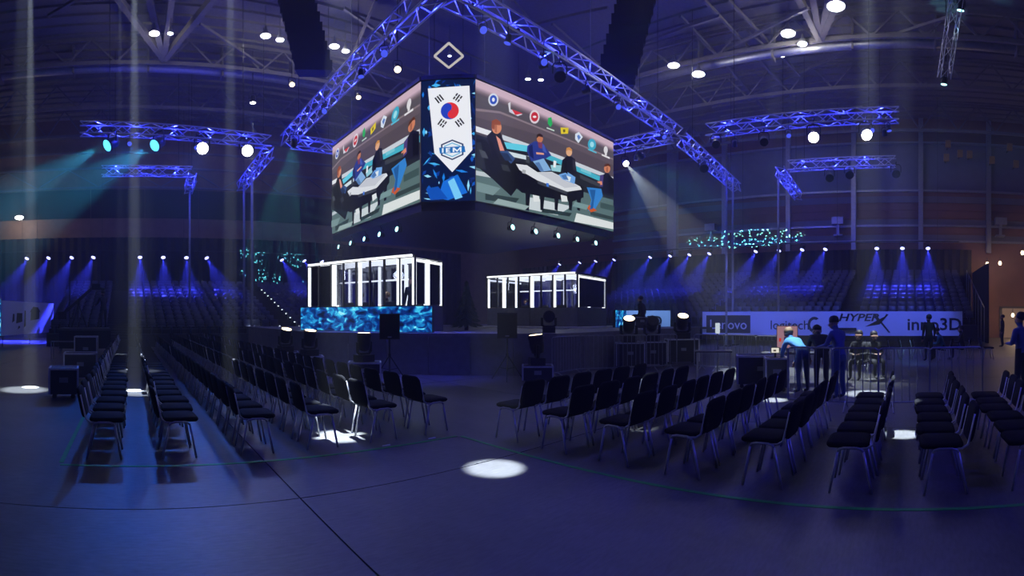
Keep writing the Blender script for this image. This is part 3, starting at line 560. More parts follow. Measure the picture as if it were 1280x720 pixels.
# big wash lamps on the two audience trusses
for px, py, lens, col, tg, pw, w_ in ((136, 181, 'lens_c', (.05, .55, 1), (-9, 16.5, 3.5), 30000, 'cyan, at the free end of the truss'), (195, 181, 'lens_c', (.05, .55, 1), (-6.5, 15.5, 3.0), 30000, 'cyan, next to the white ones'), (253, 185, 'lens_w', (.75, .78, 1), (2.4, 4.5, 0), 320, 'white, next to the cyan ones'), (309, 188, 'lens_w', (.75, .78, 1), (3.8, 4.0, 0), 320, 'white, at the cube end of the truss')):
    par_lamp('wash_lamp', under(px, py, (-2.2, 21.9), (6.6, 22.8)), tg, lens, 'big round wash lamp over the long rows, ' + w_, group='wash lamps over the long rows', s=2.0, col=col, power=pw, ang=22 if pw > 9000 else 30, hang=TZ - .06 - under(px, py, (-2.2, 21.9), (6.6, 22.8)).z, rad=.12)
for px, py, tg, w_ in ((1017, 171, (9, 1.5, 0), 'nearer the cube'), (1083, 168, (8, -2.5, 0), 'at the free end of the truss')):
    par_lamp('wash_lamp', under(px, py, (20.5, 8.8), (20.5, .4)), tg, 'lens_w', 'big round white wash lamp over the short rows, ' + w_, group='wash lamps over the short rows', s=1.7, col=(.55, .6, 1), power=110, ang=34, hang=TZ - .06 - under(px, py, (20.5, 8.8), (20.5, .4)).z, rad=.12)
# unlit spare cans and small work lamps on the trusses
TA, TB, TC, TD = ((20.5, 8.8), (20.5, .4)), ((26.7, 6.6), (26.7, .7)), ((7.6, 10.2), (20.3, 10.2)), ((20.9, 10.3), (30.2, 10.9))
for i, (px, py, ln, w_) in enumerate(((895, 180, TA, 'under the truss with two white wash lamps, at its cube end'), (955, 177, TA, 'under the truss with two white wash lamps, second from the cube'), (1037, 222, TB, 'under the short far truss, nearer the cube'), (1120, 216, TB, 'under the short far truss, at its free end'), (1062, 214, TB, 'under the middle of the short far truss'), (700, 95, TC, 'under the cube truss facing the short rows'), (880, 210, TD, 'under the truss toward the siding wall'))):
    p = under(px, py, *ln); p.z = min(p.z, TZ - .7); par_lamp('spare_lamp', p, (p.x * .6, p.y * .6 - 1, 0), 'black', 'dark stage lamp ' + w_, group='unlit stage lamps', s=1.6 if py > 205 else 1.3, hang=TZ - .06 - p.z)
# blue wash lamps that colour the floor, hung on the trusses
WASHL = [((7.05, 12.5), (2, 2.5), 60), ((7.05, 17), (0, 8), 60), ((11, 9.95), (5, 1), 60), ((15, 9.95), (9, 1), 60), ((18.5, 9.95), (14, 1), 60), ((0, 21.87), (-.8, 4.5), 30), ((3, 22.18), (.6, 8), 30), ((20.25, 5), (13, 2), 60), ((20.25, 1.5), (8, -3.5), 50), ((8.6, 9.95), (6.5, 3.0), 60), ((20.25, .8), (19.2, -1.2), 40)]
for i, (a, b, ang) in enumerate(WASHL):
    par_lamp('blue_wash_lamp', (a[0], a[1], TZ - .7), (b[0], b[1], 0), 'led', f'black blue-glowing wash lamp under the trusses, {ORD[i]} of its set', group='blue floor wash lamps', s=.8, col=(.02, .16, 1) if i in (5, 6) else (.07, .07, 1), power=(1900 if i in (5, 6) else 1600 if i == 10 else 260) * WASH, ang=ang, blend=.8, hang=.64, rad=.15)
for a, b in (((9.5, 9.95), (8, 11.8)), ((7.05, 14), (7.0, 13.0))):
    par_lamp('blue_wash_lamp', (a[0], a[1], TZ - .7), (b[0], b[1], .5), 'led', 'black blue-glowing wash lamp aimed at the stage front', group='blue stage front lamps', s=.8, col=(.06, .07, 1), power=2600 * WASH, ang=34, blend=.6, hang=.64, rad=.15)

for i, p in enumerate(((1.5, -8, 9), (5.5, -9.5, 9), (-3.5, -6, 9))):
    par_lamp('blue_wash_lamp', p, ((6.2, 2.5, 0), (6.5, -.5, 0), (1.5, 9, 0))[i], 'led', f'black blue-glowing wash lamp on a long drop rod behind the seating, {ORD[i]} of three', group='rear blue wash lamps', s=.8, col=(.05, .05, 1), power=(1100, 1100, 350)[i], ang=50, blend=.8, hang=CZ - .02 - 9, rad=.15)
for i, (p, q) in enumerate((((20.75, 7.6), (26.9, 10.0)), ((20.75, 4.2), (26.9, 5.0)), ((20.75, 1.0), (26.9, 0.0)), ((20.55, 12.6), (22.5, 13.0)))):  # lamps added to brighten the sponsor boards in blue
    par_lamp('blue_wash_lamp', (*p, TZ - .7), (*q, 1.2), 'led', f'black blue-glowing wash lamp added to brighten the sponsor boards, {ORD[i]} of four', group='added sponsor board lamps', s=.8, col=(.07, .12, 1) if i < 3 else (.2, .45, 1), power=(4200, 4200, 4200, 9000)[i], ang=36, blend=.7, hang=.64, rad=.15)
# ------------------------------------------------------------------ overhead pin spots: hard white pools on the floor
PINS = [(gp(618, 585), 3.2, 90000, 'over the open floor in front of both blocks'), (gp(425, 545), 3.6, 110000, 'over the aisle end of the long rows'), (gp(168, 488), 1.9, 560000, 'over the outer two long rows, the tighter of a pair'), (gp(174, 491), 4.6, 45000, 'over the outer two long rows, the wider of a pair'), (gp(38, 484), 1.9, 560000, 'over the floor beside the road cases, the tighter of a pair'), (gp(30, 487), 5.4, 45000, 'over the floor beside the road cases, the wider of a pair'), (gp(1085, 492), 5.0, 70000, 'over the floor behind the crew'), (gp(1128, 543), 2.6, 80000, 'over the gap between two short rows'), (gp(150, 462), 2.2, 60000, 'over the outermost long row'), (gp(288, 500), 1.9, 330000, 'over the inner long rows'), (gp(968, 500), 2.6, 60000, 'over the chairs by the low crew case'), (Vector((11.0, 2.55, 0)), 3.6, 20000, 'over the person in light blue'), (Vector((13.6, 1.1, 0)), 4.2, 26000, 'added to light the two sitting crew'), (Vector((7.0, 27.6, 1)), 4.0, 110000, 'over the front of the raked seats'), (gp(800, 535), 2.6, 9000, 'over the short rows nearest the stage')]  # the pin at the sitting crew is added to brighten their faces
for t, ang, pw, w_ in PINS:
    s = Vector((t.x, t.y, 14.0)); par_lamp('pin_spot', s, t, 'lens_w', 'narrow white roof spotlight ' + w_, group='overhead pin spots', s=1.3, col=(.74, .86, 1), power=pw, ang=ang, blend=.7, hang=2.97, rad=.02)
# lamps under the cube: teal beams going straight out over both seating blocks
for i, (px, py) in enumerate(((497, 281), (475, 287), (456, 293), (439, 298), (424, 302))):
    d_ = 9.08 / math.sin(phi(px)); p = pd(px, py, d_); p.z = 4.78
    par_lamp('beam_lamp', p, p + Vector((-10, -.6 + .3 * i, 1.6)), 'lens_t', f'small teal beam lamp under the cube edge facing the long rows, {ORD[i]} from the corner', group='teal beam lamps under the cube', s=.75, col=(.25, .85, 1), power=16000, ang=4, blend=.4, hang=.33, rad=.02)
for i, (px, py) in enumerate(((640, 280), (669, 285), (697, 291), (721, 295), (744, 301))):
    d_ = 12.38 / math.cos(phi(px)); p = pd(px, py, d_); p.z = 4.78
    par_lamp('beam_lamp', p, p + Vector((.6 - .2 * i, -10, 1.2)), 'lens_t', f'small teal beam lamp under the cube edge facing the short rows, {ORD[i]} from the corner', group='teal beam lamps under the cube', s=.75, col=(.25, .85, 1), power=16000, ang=4, blend=.4, hang=.33, rad=.02)
for (px, py), tg, w_ in (((682, 71), (900, 5, 16), 'by the corner'), ((735, 103), (905, 50, 18), 'away from the corner')):
    p = pd(px, py, 10.2 / math.cos(phi(px))); p.z = min(p.z, TZ - .55); par_lamp('beam_lamp', p, pd(*tg), 'lens_t', 'small teal beam lamp on the cube truss facing the short rows, ' + w_, group='teal beam lamps on the cube truss', s=.9, col=(.2, .7, .9), power=9000, ang=4, hang=TZ - .06 - p.z, rad=.02)
fs = under(782, 204, (20.3, 10.5), (20.3, 22.1)); par_lamp('follow_spot', fs, pd(846, 285, 19.5), 'lens_w', 'white spotlight beside the cube throwing a broad pale beam', 'spotlight', s=1.1, col=(.85, .97, 1), power=22000, ang=17, blend=.5, hang=TZ - .06 - fs.z, rad=.03)
par_lamp('ladder_lamp', pd(1201, 11, 15.66), pd(1172, 215, 17), 'lens_t', 'upper small lamp on the dangling ladder truss, pale cyan beam', 'stage lamp', s=.9, col=(.3, .8, 1), power=9000, ang=8, hang=.5, rad=.02)
par_lamp('ladder_lamp', pd(1180, 104, 16.55), pd(1165, 260, 17), 'lens_t', 'lower small lamp on the dangling ladder truss', 'stage lamp', s=.8, col=(.3, .8, 1), power=900, ang=9, hang=.5, rad=.02)
for i, (px, py, d_) in enumerate(((365, 105, 22), (448, 121, 24), (497, 86, 17))):
    par_lamp('work_lamp', pd(px, py, d_), pd(px + 10, py + 120, d_ - 3), 'lens_warm', f'small warm lamp glowing near the cube truss, {ORD[i]} toward the chamfer corner', group='small warm lamps by the cube truss', s=.9, hang=CZ - .02 - pd(px, py, d_).z)

# moving heads standing on cases by the stage, pointing up
def moving_head(loc, rz, tilt, label, lens='lens_warm', s=1.0, power=0, col=(1, .95, .8), ang=8, lit=True):
    t = thing('moving_head', label, 'stage lamp', loc, rz, 'moving head lamps by the stage')
    MB().box((0, 0, .09 * s), (.42 * s, .36 * s, .18 * s)).build('lamp_base', M['black'], t)
    y = MB(); y.tube([(-.23 * s, 0, .5 * s), (-.23 * s, 0, .26 * s), (-.15 * s, 0, .19 * s), (.15 * s, 0, .19 * s), (.23 * s, 0, .26 * s), (.23 * s, 0, .5 * s)], .045 * s, 6); y.build('yoke', M['black'], t)
    h = MB().lathe([(.05, -.24), (.15, -.2), (.18, -.05), (.18, .12), (.2, .16), (.2, .22), (.16, .23)], 12); rm = Matrix.Rotation(tilt, 3, 'X'); c = Vector((0, 0, .5 * s))
    h.v = [tuple(rm @ (Vector(p) * s) + c) for p in h.v]; hh = h.build('lamp_head', M['black'], t, True)
    l = MB().lathe([(.0, .222), (.165, .235)], 12); l.v = [tuple(rm @ (Vector(p) * s) + c) for p in l.v]; l.build('lens', M[lens if lit else 'black'], hh)
    if power:
        dz = Matrix.Rotation(rz, 3, 'Z') @ rm @ Vector((0, 0, 1)); w_ = Vector(loc) + c + dz * .27 * s; o = spot(None, w_, w_ + dz, col, power, ang, .4, .03); o.parent = t; o.matrix_parent_inverse = (Matrix.Translation(loc) @ Matrix.Rotation(rz, 4, 'Z')).inverted()
    return t
def road_case(loc, rz, dim, label, group='road cases', castors=True, top=True):
    t = thing('road_case', label, 'road case', loc, rz, group); w_, d_, h = dim; z0 = .1 if castors else 0
    cb = MB().mm((-w_ / 2, -d_ / 2, z0), (w_ / 2, d_ / 2, h)).build('case_body', M['wood'], t)
    for sx in (-1, 1):
        for sy in (-1, 1):
            MB().mm((sx * w_ / 2 - .02, sy * d_ / 2 - .02, z0), (sx * w_ / 2 + .02, sy * d_ / 2 + .02, h)).build('corner_edging', M['alu'], t)
            if castors: MB().tube([(sx * (w_ / 2 - .1), sy * (d_ / 2 - .1) - .02, .05), (sx * (w_ / 2 - .1), sy * (d_ / 2 - .1) + .02, .05)], .05, 8).build('castor', M['black'], t)
    for s in (-1, 1):
        MB().mm((-w_ / 2, s * d_ / 2 - .02, h - .025), (w_ / 2, s * d_ / 2 + .02, h + .015)).build('edging', M['alu'], t); MB().mm((s * w_ / 2 - .02, -d_ / 2, h - .025), (s * w_ / 2 + .02, d_ / 2, h + .015)).build('edging', M['alu'], t)
        MB().mm((-.09, s * (d_ / 2 + .012) - .012, h * .55), (.09, s * (d_ / 2 + .012) + .012, h * .55 + .1)).build('handle', M['steel'], cb)
    return t
def on(px, d_, z=0): p = dirv(px) * d_; return (p.x, p.y, z)
road_case(on(456, 12.7), -.5, (.8, .6, .52), 'low road case carrying a moving head beside the loudspeaker near the LED wall'); moving_head(on(455, 12.7, .535), .3, 0, 'moving head pointing up from a case near the LED-fronted booth', s=1.0, power=260)
road_case(on(672, 12.6), -.8, (.75, .6, .44), 'low road case carrying a moving head beside the loudspeaker near the grey-walled booth'); moving_head(on(671, 12.6, .455), .9, -.12, 'moving head pointing up from a case near the grey-walled booth', s=1.05, power=420)
road_case(on(385, 13.6), -.3, (.8, .6, .60), 'low road case at the chamfer corner nearest the long rows'); moving_head(on(387, 13.6, .615), .2, .2, 'moving head on a case at the chamfer corner nearest the long rows', s=.95, power=200)
road_case(on(356, 15.2), -.3, (.8, .6, .60), 'low road case between the long rows and the stage side'); moving_head(on(357, 15.2, .615), .2, .3, 'moving head on a case between the long rows and the stage side', s=.95, power=120)
moving_head(on(686, 14.9, 1.2), -.8, 1.35, 'moving head lying tilted on the stage edge, unlit', s=.9, lit=False)
moving_head(on(786, 16.2, .85), -.9, .5, 'moving head behind the crowd barrier, tilted, beside the small LED panel', s=1.1, power=60); road_case(on(787, 16.2), -.9, (.9, .6, .83), 'black road case behind the crowd barrier by the small LED panel')
moving_head(on(853, 17.6, .9), -.9, .5, 'moving head behind the crowd barrier, furthest from the booths', s=1.15, power=60); road_case(on(852, 17.7), -.9, (1.1, .7, .88), 'black road case behind the crowd barrier furthest from the booths')
moving_head(on(815, 16.8, .85), -.9, .9, 'unlit moving head between two lit ones behind the crowd barrier', s=1.1, lit=False); road_case(on(815, 16.8), -.9, (.9, .6, .83), 'black road case behind the crowd barrier between two lit moving heads')
# loudspeakers on tripods
def tripod_speaker(px, d_, zb, label):
    p = on(px, d_); rz = -phi(px); t = thing('speaker_stand', 'black tripod stand under the ' + label, 'speaker stand', p, rz, 'speaker stands')
    MB().tube([(0, 0, .25), (0, 0, zb)], .022, 8).build('pole', M['black'], t); MB().tube([(0, 0, .62), (0, 0, .72)], .035, 8).build('collar', M['black'], t)
    for k in range(3):
        a = k * 2 * PI / 3 + .5; MB().tube([(0, 0, .68), (.48 * math.cos(a), .48 * math.sin(a), .015)], .015, 6).build('leg', M['black'], t); MB().tube([(0, 0, .3), (.25 * math.cos(a), .25 * math.sin(a), .335)], .01, 5).build('brace', M['black'], t)
    s = thing('loudspeaker', label, 'loudspeaker', (p[0], p[1], zb), rz, 'loudspeakers on tripods')
    MB().prism([(-.26, -.2), (.26, -.2), (.26, -.02), (.17, .22), (-.17, .22), (-.26, -.02)], 0, .66).build('cabinet', M['black'], s)
    gr = MB().mm((-.24, -.215, .03), (.24, -.2, .63)).build('grille', M['blackm'], s); MB().mm((-.05, -.222, .05), (.05, -.215, .075)).build('badge', M['steel'], gr)
tripod_speaker(487, 12.9, 1.10, 'black loudspeaker in front of the blue LED wall')
tripod_speaker(634, 13.1, 1.12, 'black loudspeaker in front of the grey-walled booth')

# line arrays hung above the truss
def line_array(top, bot, wd, n, label):
    top = Vector(top); bot = Vector(bot); t = thing('line_array', label, 'loudspeaker array', top); d = bot - top; a = Vector((d.y, -d.x, 0)); v = Vector((top.x, top.y, 0)).normalized(); a = v.cross(Vector((0, 0, 1)))
    MB().rbar(Vector((0, 0, .05)) - a * wd / 2, Vector((0, 0, .05)) + a * wd / 2, .5, .1).build('flying_frame', M['black'], t)
    for k in range(n):
        c = d * ((k + .5) / n); h = d.length / n * .97; z = Vector((0, 0, h / 2)); f = v * (.35 + .06 * (k % 2)) ; r_ = a * wd / 2; ri = a * wd * .38
        vs = [c - r_ - f - z, c + r_ - f - z, c + ri + f - z * .8, c - ri + f - z * .8, c - r_ - f + z, c + r_ - f + z, c + ri + f + z * .8, c - ri + f + z * .8]
        MB().add(vs, [(0, 3, 2, 1), (4, 5, 6, 7), (0, 1, 5, 4), (1, 2, 6, 5), (2, 3, 7, 6), (3, 0, 4, 7)]).build('cabinet', M['blackm'], t)
    for s in (-.4, .4): MB().tube([a * wd * s, a * wd * s + Vector((0, 0, max(.2, CZ - .02 - top.z)))], .02, 4).build('suspension_cable', M['black'], t)
line_array(pd(366, -12, 20.5), pd(393, 92, 20.0), 1.5, 9, 'tall black line array hanging over the cube truss facing the long rows')
line_array(pd(800, -12, 19.5), pd(768, 112, 19.0), 1.5, 10, 'tall black line array hanging over the cube truss facing the short rows')
# work lamps under the roof
WL = [(332, 45, 5), (350, 50, 4), (418, 58, 5), (432, 64, 4), (193, 42, 5), (213, 42, 3), (842, 82, 6), (873, 93, 7), (985, 42, 7), (1003, 55, 5), (1045, 8, 8), (978, 70, 3), (660, 99, 3), (676, 100, 3), (562, 70, 2)]
for i, (px, py, s) in enumerate(WL):
    z = 15.4 if py < 75 else 14.6; p = gp(px, py, z); t = thing('high_bay_lamp', f'glowing bell-shaped work lamp under the roof, {ORD[i]} of the scattered set', 'ceiling lamp', p, group='work lamps under the roof'); q = s / 6
    MB().lathe([(.06 * q, .5), (.1 * q, .3), (.18 * q, .22), (.34 * q, 0), (.32 * q, -.01), (.16 * q, .18)], 12).build('bell_shade', M['steel'], t, True)
    MB().lathe([(.0, -.06), (.15 * q, -.03), (.3 * q, .0), (.3 * q, .02)], 12).build('bulb_glass', emis('work_lamp_glass', (.86, .93, 1), 6), t, True)
    MB().tube([(0, 0, .5), (0, 0, 17 - z)], .02, 4).build('drop_rod', M['roofsteel'], t)
    if s > 3: point(t, p + Vector((0, 0, -.25)), (1, .95, .86), 15 * s, .15)
# warm lamps beyond the end of the drape, and on the brown wall
for i, (px, py, d_, w_) in enumerate(((1234, 330, 36, 'paired with another by the doorway'), (1250, 329, 36, 'paired with another, nearer the doorway'), (1278, 316, 34, 'highest by the lit doorway'), (1266, 394, 37, 'low beside the lit doorway'))):
    p = pd(px, py, d_); t = thing('wall_lamp', 'small warm wall lamp ' + w_, 'wall lamp', p, group='warm lamps by the doorway'); MB().ball((0, 0, 0), (.12, .12, .16)).build('bulb_glass', M['lens_warm'], t); MB().tube([(0, 0, .1), (0, 0, .45)], .03, 5).build('bracket', M['black'], t)
    point(t, p - Vector((.3, 0, .3)), (1, .68, .45), 60, .1)
p = pd(24, 272, 37.9); t = thing('wall_lamp', 'white bulkhead lamp glowing on the brown boarded wall', 'wall lamp', p); MB().ball((0, 0, 0), (.34, .16, .16), 10, 6).build('bulb_glass', M['lens_w'], t); MB().mm((-.1, .1, -.1), (.1, .35, .1)).build('bracket', M['black'], t); point(t, p + Vector((0, -.4, -.2)), (1, .8, .6), 120, .1)
for i, (px, py) in enumerate(((1185, 180), (1200, 192), (1212, 193), (1183, 197), (1240, 200), (1262, 184), (1270, 205))):
    p = pd(px, py, 37.2); t = thing('wall_lamp', f'unlit amber flood lamp high on the siding wall, {ORD[i]} of its cluster', 'wall lamp', p, group='unlit amber flood lamps'); MB().box((0, 0, 0), (.25, .4, .5)).build('lamp_box', mat('amber_lamp', (.4, .22, .06), .4), t); MB().mm((.1, -.05, -.05), (1.2, .05, .05)).build('bracket', M['black'], t)
lf = thing('light_frame', 'small diamond-shaped frame of white light bars hanging above the video cube', 'light frame', pd(561, 70, 19.0)); u_ = dirv(561); s_ = Vector((u_.y, -u_.x, 0))
for p, q in ((s_ * .55, u_ * .9), (u_ * .9, s_ * -.55), (s_ * -.55, u_ * -.9), (u_ * -.9, s_ * .55)): MB().rbar(p, q, .06, .06).build('light_bar', emis('dim_light_bar', (1, .93, .85), .55), lf)
for p in (s_ * .55, s_ * -.55): MB().tube([p, p + Vector((0, 0, CZ - .02 - pd(561, 70, 19.0).z))], .012, 4).build('suspension_cable', M['black'], lf)
# ------------------------------------------------------------------ raked seating
def seat_mesh():
    b = MB(); b.slab(.44, .42, .05, .06, lambda p: Vector((p.x, p.y, p.z + .40))); b.slab(.44, .36, .05, .06, lambda p: Vector((p.x, -.20 - p.z - (p.y + .18) * .18, .62 + p.y))); b.mm((-.04, -.12, 0), (.04, .1, .40)); return b.mesh('seat', M['seatblue'], True)
SEAT = seat_mesh()
def bleacher(label, origin, ux, back, width, rows, run, rise, z0, aisles, pitch=.55):
    # origin = front corner; ux = along the rows, back = direction of climb
    t = thing('raked_seating', label, 'raked seating', (*origin, 0)); ux = Vector((*ux, 0)); bk = Vector((*back, 0)); pos = []
    for r in range(rows):
        p = bk * (r * run); z = z0 + r * rise
        MB().add([p + ux * s + bk * e + Vector((0, 0, h)) for s in (0, width) for e in (0, run) for h in (max(0, z - .9), z)], [(0, 1, 3, 2), (4, 6, 7, 5), (0, 4, 5, 1), (2, 3, 7, 6), (0, 2, 6, 4), (1, 5, 7, 3)]).build('tier', M['tier'], t)
        s = .35
        while s < width - .3:
            if not any(a - .65 < s < a + .65 for a in aisles): pos.append((p + ux * s + bk * (run * .62), z))
            s += pitch
    o = Vector((*origin, 0)); pos.sort(key=lambda q: (o + q[0]).length)
    ang = math.atan2(-bk.y, -bk.x) - PI / 2       # seats look back towards the stage
    for q, z in pos[:296]: link('seat', SEAT, t, q + Vector((0, 0, z)), ang)
    if pos[296:]:
        mb = MB(); rm = Matrix.Rotation(ang, 3, 'Z'); vs = [v.co.copy() for v in SEAT.vertices]; fs = [tuple(p.vertices) for p in SEAT.polygons]
        for q, z in pos[296:]: mb.add([rm @ v + q + Vector((0, 0, z)) for v in vs], fs)
        tag(mb.build('seat_block', M['seatblue'], t), kind='stuff')
    for a in aisles:                               # steps of the aisles with a little lamp at each edge
        for r in range(rows):
            p = bk * (r * run - .3) + ux * a; z = z0 + (r - .5) * rise
            MB().rbar(p - ux * .55 + Vector((0, 0, z - .06)), p + ux * .55 + Vector((0, 0, z - .06)), .3, .12).build('aisle_step', M['tier'], t)
    return t
LB = bleacher('bank of raked blue seats along the brown wall', (-4.6, 27.2), (1, 0), (0, 1), 18.6, 12, .85, .26, .7, (3.9, 13.9))
for r in range(12):                               # lit edges of the aisle nearest the stage
    for sx, r0 in ((-.62, 0), (.62, 1)):
        if r < r0: continue
        MB().ball((13.9 + sx, r * .85 - .2, .7 + r * .26 + .14), .055, 6, 4).build('step_lamp', M['step'], LB)
RB = bleacher('bank of raked blue seats along the siding wall behind the long banner', (27.2, -3.8), (0, 1), (1, 0), 27.0, 12, .85, .29, 1.2, (7.2, 15.6))
for s in range(1): pass
# handrail posts down the open end of that bank
hr = thing('handrail', 'grey stair handrail down the open end of the raked seats by the doorway', 'handrail', (27.4, -4.2, 0))
hr_pts = [(i * 1.2, 0, 1.2 + i * .41) for i in range(8)]
for x, y, z in hr_pts: MB().tube([(x, y, 0), (x, y, z + .95)], .025, 5).build('post', M['steel'], hr)
MB().tube([(x, y, z + .95) for x, y, z in hr_pts], .03, 6).build('rail', M['steel'], hr)

# ------------------------------------------------------------------ lettering
def text_mb(body, size, sx=1.0, shear=0.0, bold=0.0):
    cu = bpy.data.curves.new('lettering', 'FONT'); cu.body = body; cu.size = size; cu.align_x = 'CENTER'; cu.align_y = 'CENTER'; cu.shear = shear; cu.offset = bold; cu.resolution_u = 3
    o = bpy.data.objects.new('lettering', cu); COL.objects.link(o); dg = bpy.context.evaluated_depsgraph_get(); me = o.evaluated_get(dg).to_mesh()
    vs = [(v.co.x * sx, v.co.y) for v in me.vertices]; fs = [tuple(p.vertices) for p in me.polygons]
    o.evaluated_get(dg).to_mesh_clear(); bpy.data.objects.remove(o); bpy.data.curves.remove(cu); return vs, fs
class Face:                                       # flat print on a vertical surface: a = left end seen from the seats
    def __init__(s, a, b, z0, z1, n): s.a = Vector((*a, 0)); s.b = Vector((*b, 0)); s.u = (s.b - s.a).normalized(); s.L = (s.b - s.a).length; s.z0 = z0; s.z1 = z1; s.n = Vector((*n, 0)); s.k = 0
    def P(s, x, y, lift): return s.a + s.u * x + Vector((0, 0, s.z0 + y)) + s.n * lift
    def text(s, parent, body, x, y, size, m, name='lettering', **k):
        vs, fs = text_mb(body, size, **k); return MB().add([s.P(x + p[0], y + p[1], .012) for p in vs], fs).build(name, M[m], parent)
    def poly(s, parent, pts, m, name='logo', lift=.010): return MB().add([s.P(*p, lift) for p in pts], [tuple(range(len(pts)))]).build(name, M[m], parent)
def banner(a, b, z0, z1, n, label, m='banner'):
    f = Face(a, b, z0, z1, n); t = tag(link('banner', None), label, 'banner'); h = z1 - z0
    MB().rbar(f.P(0, h / 2, -.02), f.P(f.L, h / 2, -.02), .04, h).build('banner_board', M[m], t)
    for q in (.2, f.L / 2, f.L - .2): MB().tube([f.P(q, -z0, -.05), f.P(q, h * .5, -.05)], .025, 6).build('support_post', M['black'], t)
    return f, t
XB = 26.9
def by(px): return XB / math.tan(phi(px))
f, t = banner((XB, by(878)), (XB, by(1203)), .62, 1.95, (-1, 0), 'long white sponsor banner along the front of the raked seats by the siding wall')
def bx(px): return by(878) - by(px)
h = 1.33
f.poly(t, [(bx(883), .1), (bx(938), .1), (bx(938), 1.12), (bx(883), 1.12)], 'navy', 'logo_block')
f.text(t, 'Lenovo', bx(910), .56, .78, 'banner', bold=.006)
f.text(t, 'logitech', bx(987), .55, .72, 'ink', bold=.004)
g0 = bx(1018); G = [(g0 + .38 * math.cos(a), .6 + .44 * math.sin(a)) for a in [math.radians(d) for d in range(50, 345, 20)]] + [(g0 + .24 * math.cos(a), .6 + .28 * math.sin(a)) for a in [math.radians(d) for d in range(345, 49, -20)]]
f.poly(t, G, 'ink'); f.poly(t, [(g0 + .02, .52), (g0 + .40, .52), (g0 + .40, .22), (g0 + .28, .22), (g0 + .28, .40), (g0 + .02, .40)], 'ink')
f.text(t, 'HYPER', bx(1073), .98, .56, 'ink', shear=.25, sx=1.35, bold=.012)
xx = bx(1102); f.poly(t, [(xx - .5, 1.2), (xx - .34, 1.2), (xx + .48, .18), (xx + .38, .18)], 'ink'); f.poly(t, [(xx + .26, 1.2), (xx + .38, 1.16), (xx - .05, .70), (xx - .9, .5), (xx - .1, .62)], 'ink')
f.text(t, 'inno3D', bx(1168), .6, .92, 'ink', bold=.016, sx=1.08)
# second sponsor board beside the stage
a = dirv(766) * 25.5; b = dirv(838) * 25.5
f, t = banner((a.x, a.y), (b.x, b.y), 1.0, 1.98, (-.79, -.62), 'short pale blue sponsor board past the small LED panel', 'banner')
f.text(t, 'inno3D', f.L * .52, .44, .66, 'ink', bold=.012)
# board on the far side of the long rows
a = dirv(2) * 27.0; b = dirv(67) * 33.5
f, t = banner((a.x, a.y), (b.x, b.y), .62, 2.55, (.96, .28), 'pale sponsor board with dark emblems beyond the road cases')
for (x0, x1, y0, y1) in ((1.2, 1.5, .7, 1.2), (1.7, 2.5, .65, 1.25), (2.7, 2.95, .4, 1.4), (3.6, 4.9, .8, 1.5), (1.9, 2.2, .3, .5)): f.poly(t, [(x0, y0), (x1, y0 + .1), (x1, y1), (x0 + .1, y1)], 'ink')
f.poly(t, [(3.5, 1.3), (4.0, 1.65), (4.7, 1.62), (5.1, 1.3), (4.6, 1.45), (4.0, 1.45)], 'ink')
led_wall('led_wall', tuple((dirv(-14) * 26.2)[:2]), tuple((dirv(1) * 26.8)[:2]), .62, 2.6, 1, 'cyan LED screen next to the pale sponsor board')

# ------------------------------------------------------------------ chairs
def chair_parts():
    P = []
    seat = MB().slab(.46, .42, .055, .07, lambda p: Vector((p.x, p.y + .03, p.z + .435 - .25 * max(0, p.y - .12) ** 1.5))); P.append(('seat', seat.mesh('seat', M['fabric'], True)))
    bk = MB().slab(.46, .36, .045, .09, lambda p: Vector((p.x, -.225 - p.z + .1 * p.x * p.x * 2 - (p.y + .18) * .22, .655 + p.y))); P.append(('backrest', bk.mesh('backrest', M['fabric'], True)))
    for s in (-1, 1):
        x = s * .225
        P.append(('leg', MB().tube([(x, .205, 0), (x, .125, .40)], .0135, 6).mesh('leg', M['frame'], True)))
        P.append(('leg', MB().tube([(x, -.205, 0), (x, -.125, .40)], .0135, 6).mesh('leg', M['frame'], True)))
        P.append(('side_rail', MB().tube([(x, .125, .40), (x, .105, .425), (x, .06, .437), (x, -.06, .437), (x, -.105, .425), (x, -.125, .40)], .0135, 6).mesh('side_rail', M['frame'], True)))
        P.append(('back_upright', MB().tube([(x * .96, -.05, .43), (x * .96, -.16, .435), (x * .96, -.215, .47), (x * .96, -.25, .60), (x * .96, -.285, .76)], .0115, 6).mesh('back_upright', M['frame'], True)))
    P.append(('cross_bar', MB().tube([(-.225, .08, .43), (.225, .08, .43)], .011, 5).mesh('cross_bar', M['frame'])))
    return P
CP = chair_parts()
FAR = MB()                                        # the same chair in one mesh for the far ends of the rows
for nm, me in CP: FAR.add([v.co for v in me.vertices], [tuple(p.vertices) for p in me.polygons], 0 if nm in ('seat', 'backrest') else 1)
FARM = FAR.mesh('stacking_chair', [M['fabric'], M['frame']], True)
def chair(loc, rz, label, group, far=False):
    if far: return tag(link('stacking_chair', FARM, None, loc, rz), label, 'chair', group)
    t = thing('stacking_chair', label, 'chair', loc, rz, group)
    for nm, me in CP: link(nm, me, t)
    return t
rj = random.Random(5)
LR = [4.19, 3.31, 2.43, 1.55, .60, -.29]          # long rows, from the stage outwards
for r, x in enumerate(LR):
    for k in range(34):
        far = k >= 14
        lb = (f'black padded chair, {ORD[k]} from the aisle end in the {ORD[r]} long row from the stage' if k < 20 else f'black padded chair in the far part of the {ORD[r]} long row from the stage')
        chair((x + rj.uniform(-.02, .02), 6.12 + k * .6 + rj.uniform(-.02, .02), 0), -PI / 2 + rj.uniform(-.06, .06), lb, f'far chairs of the {ORD[r]} long row' if k >= 20 else 'chairs of the long rows', far)
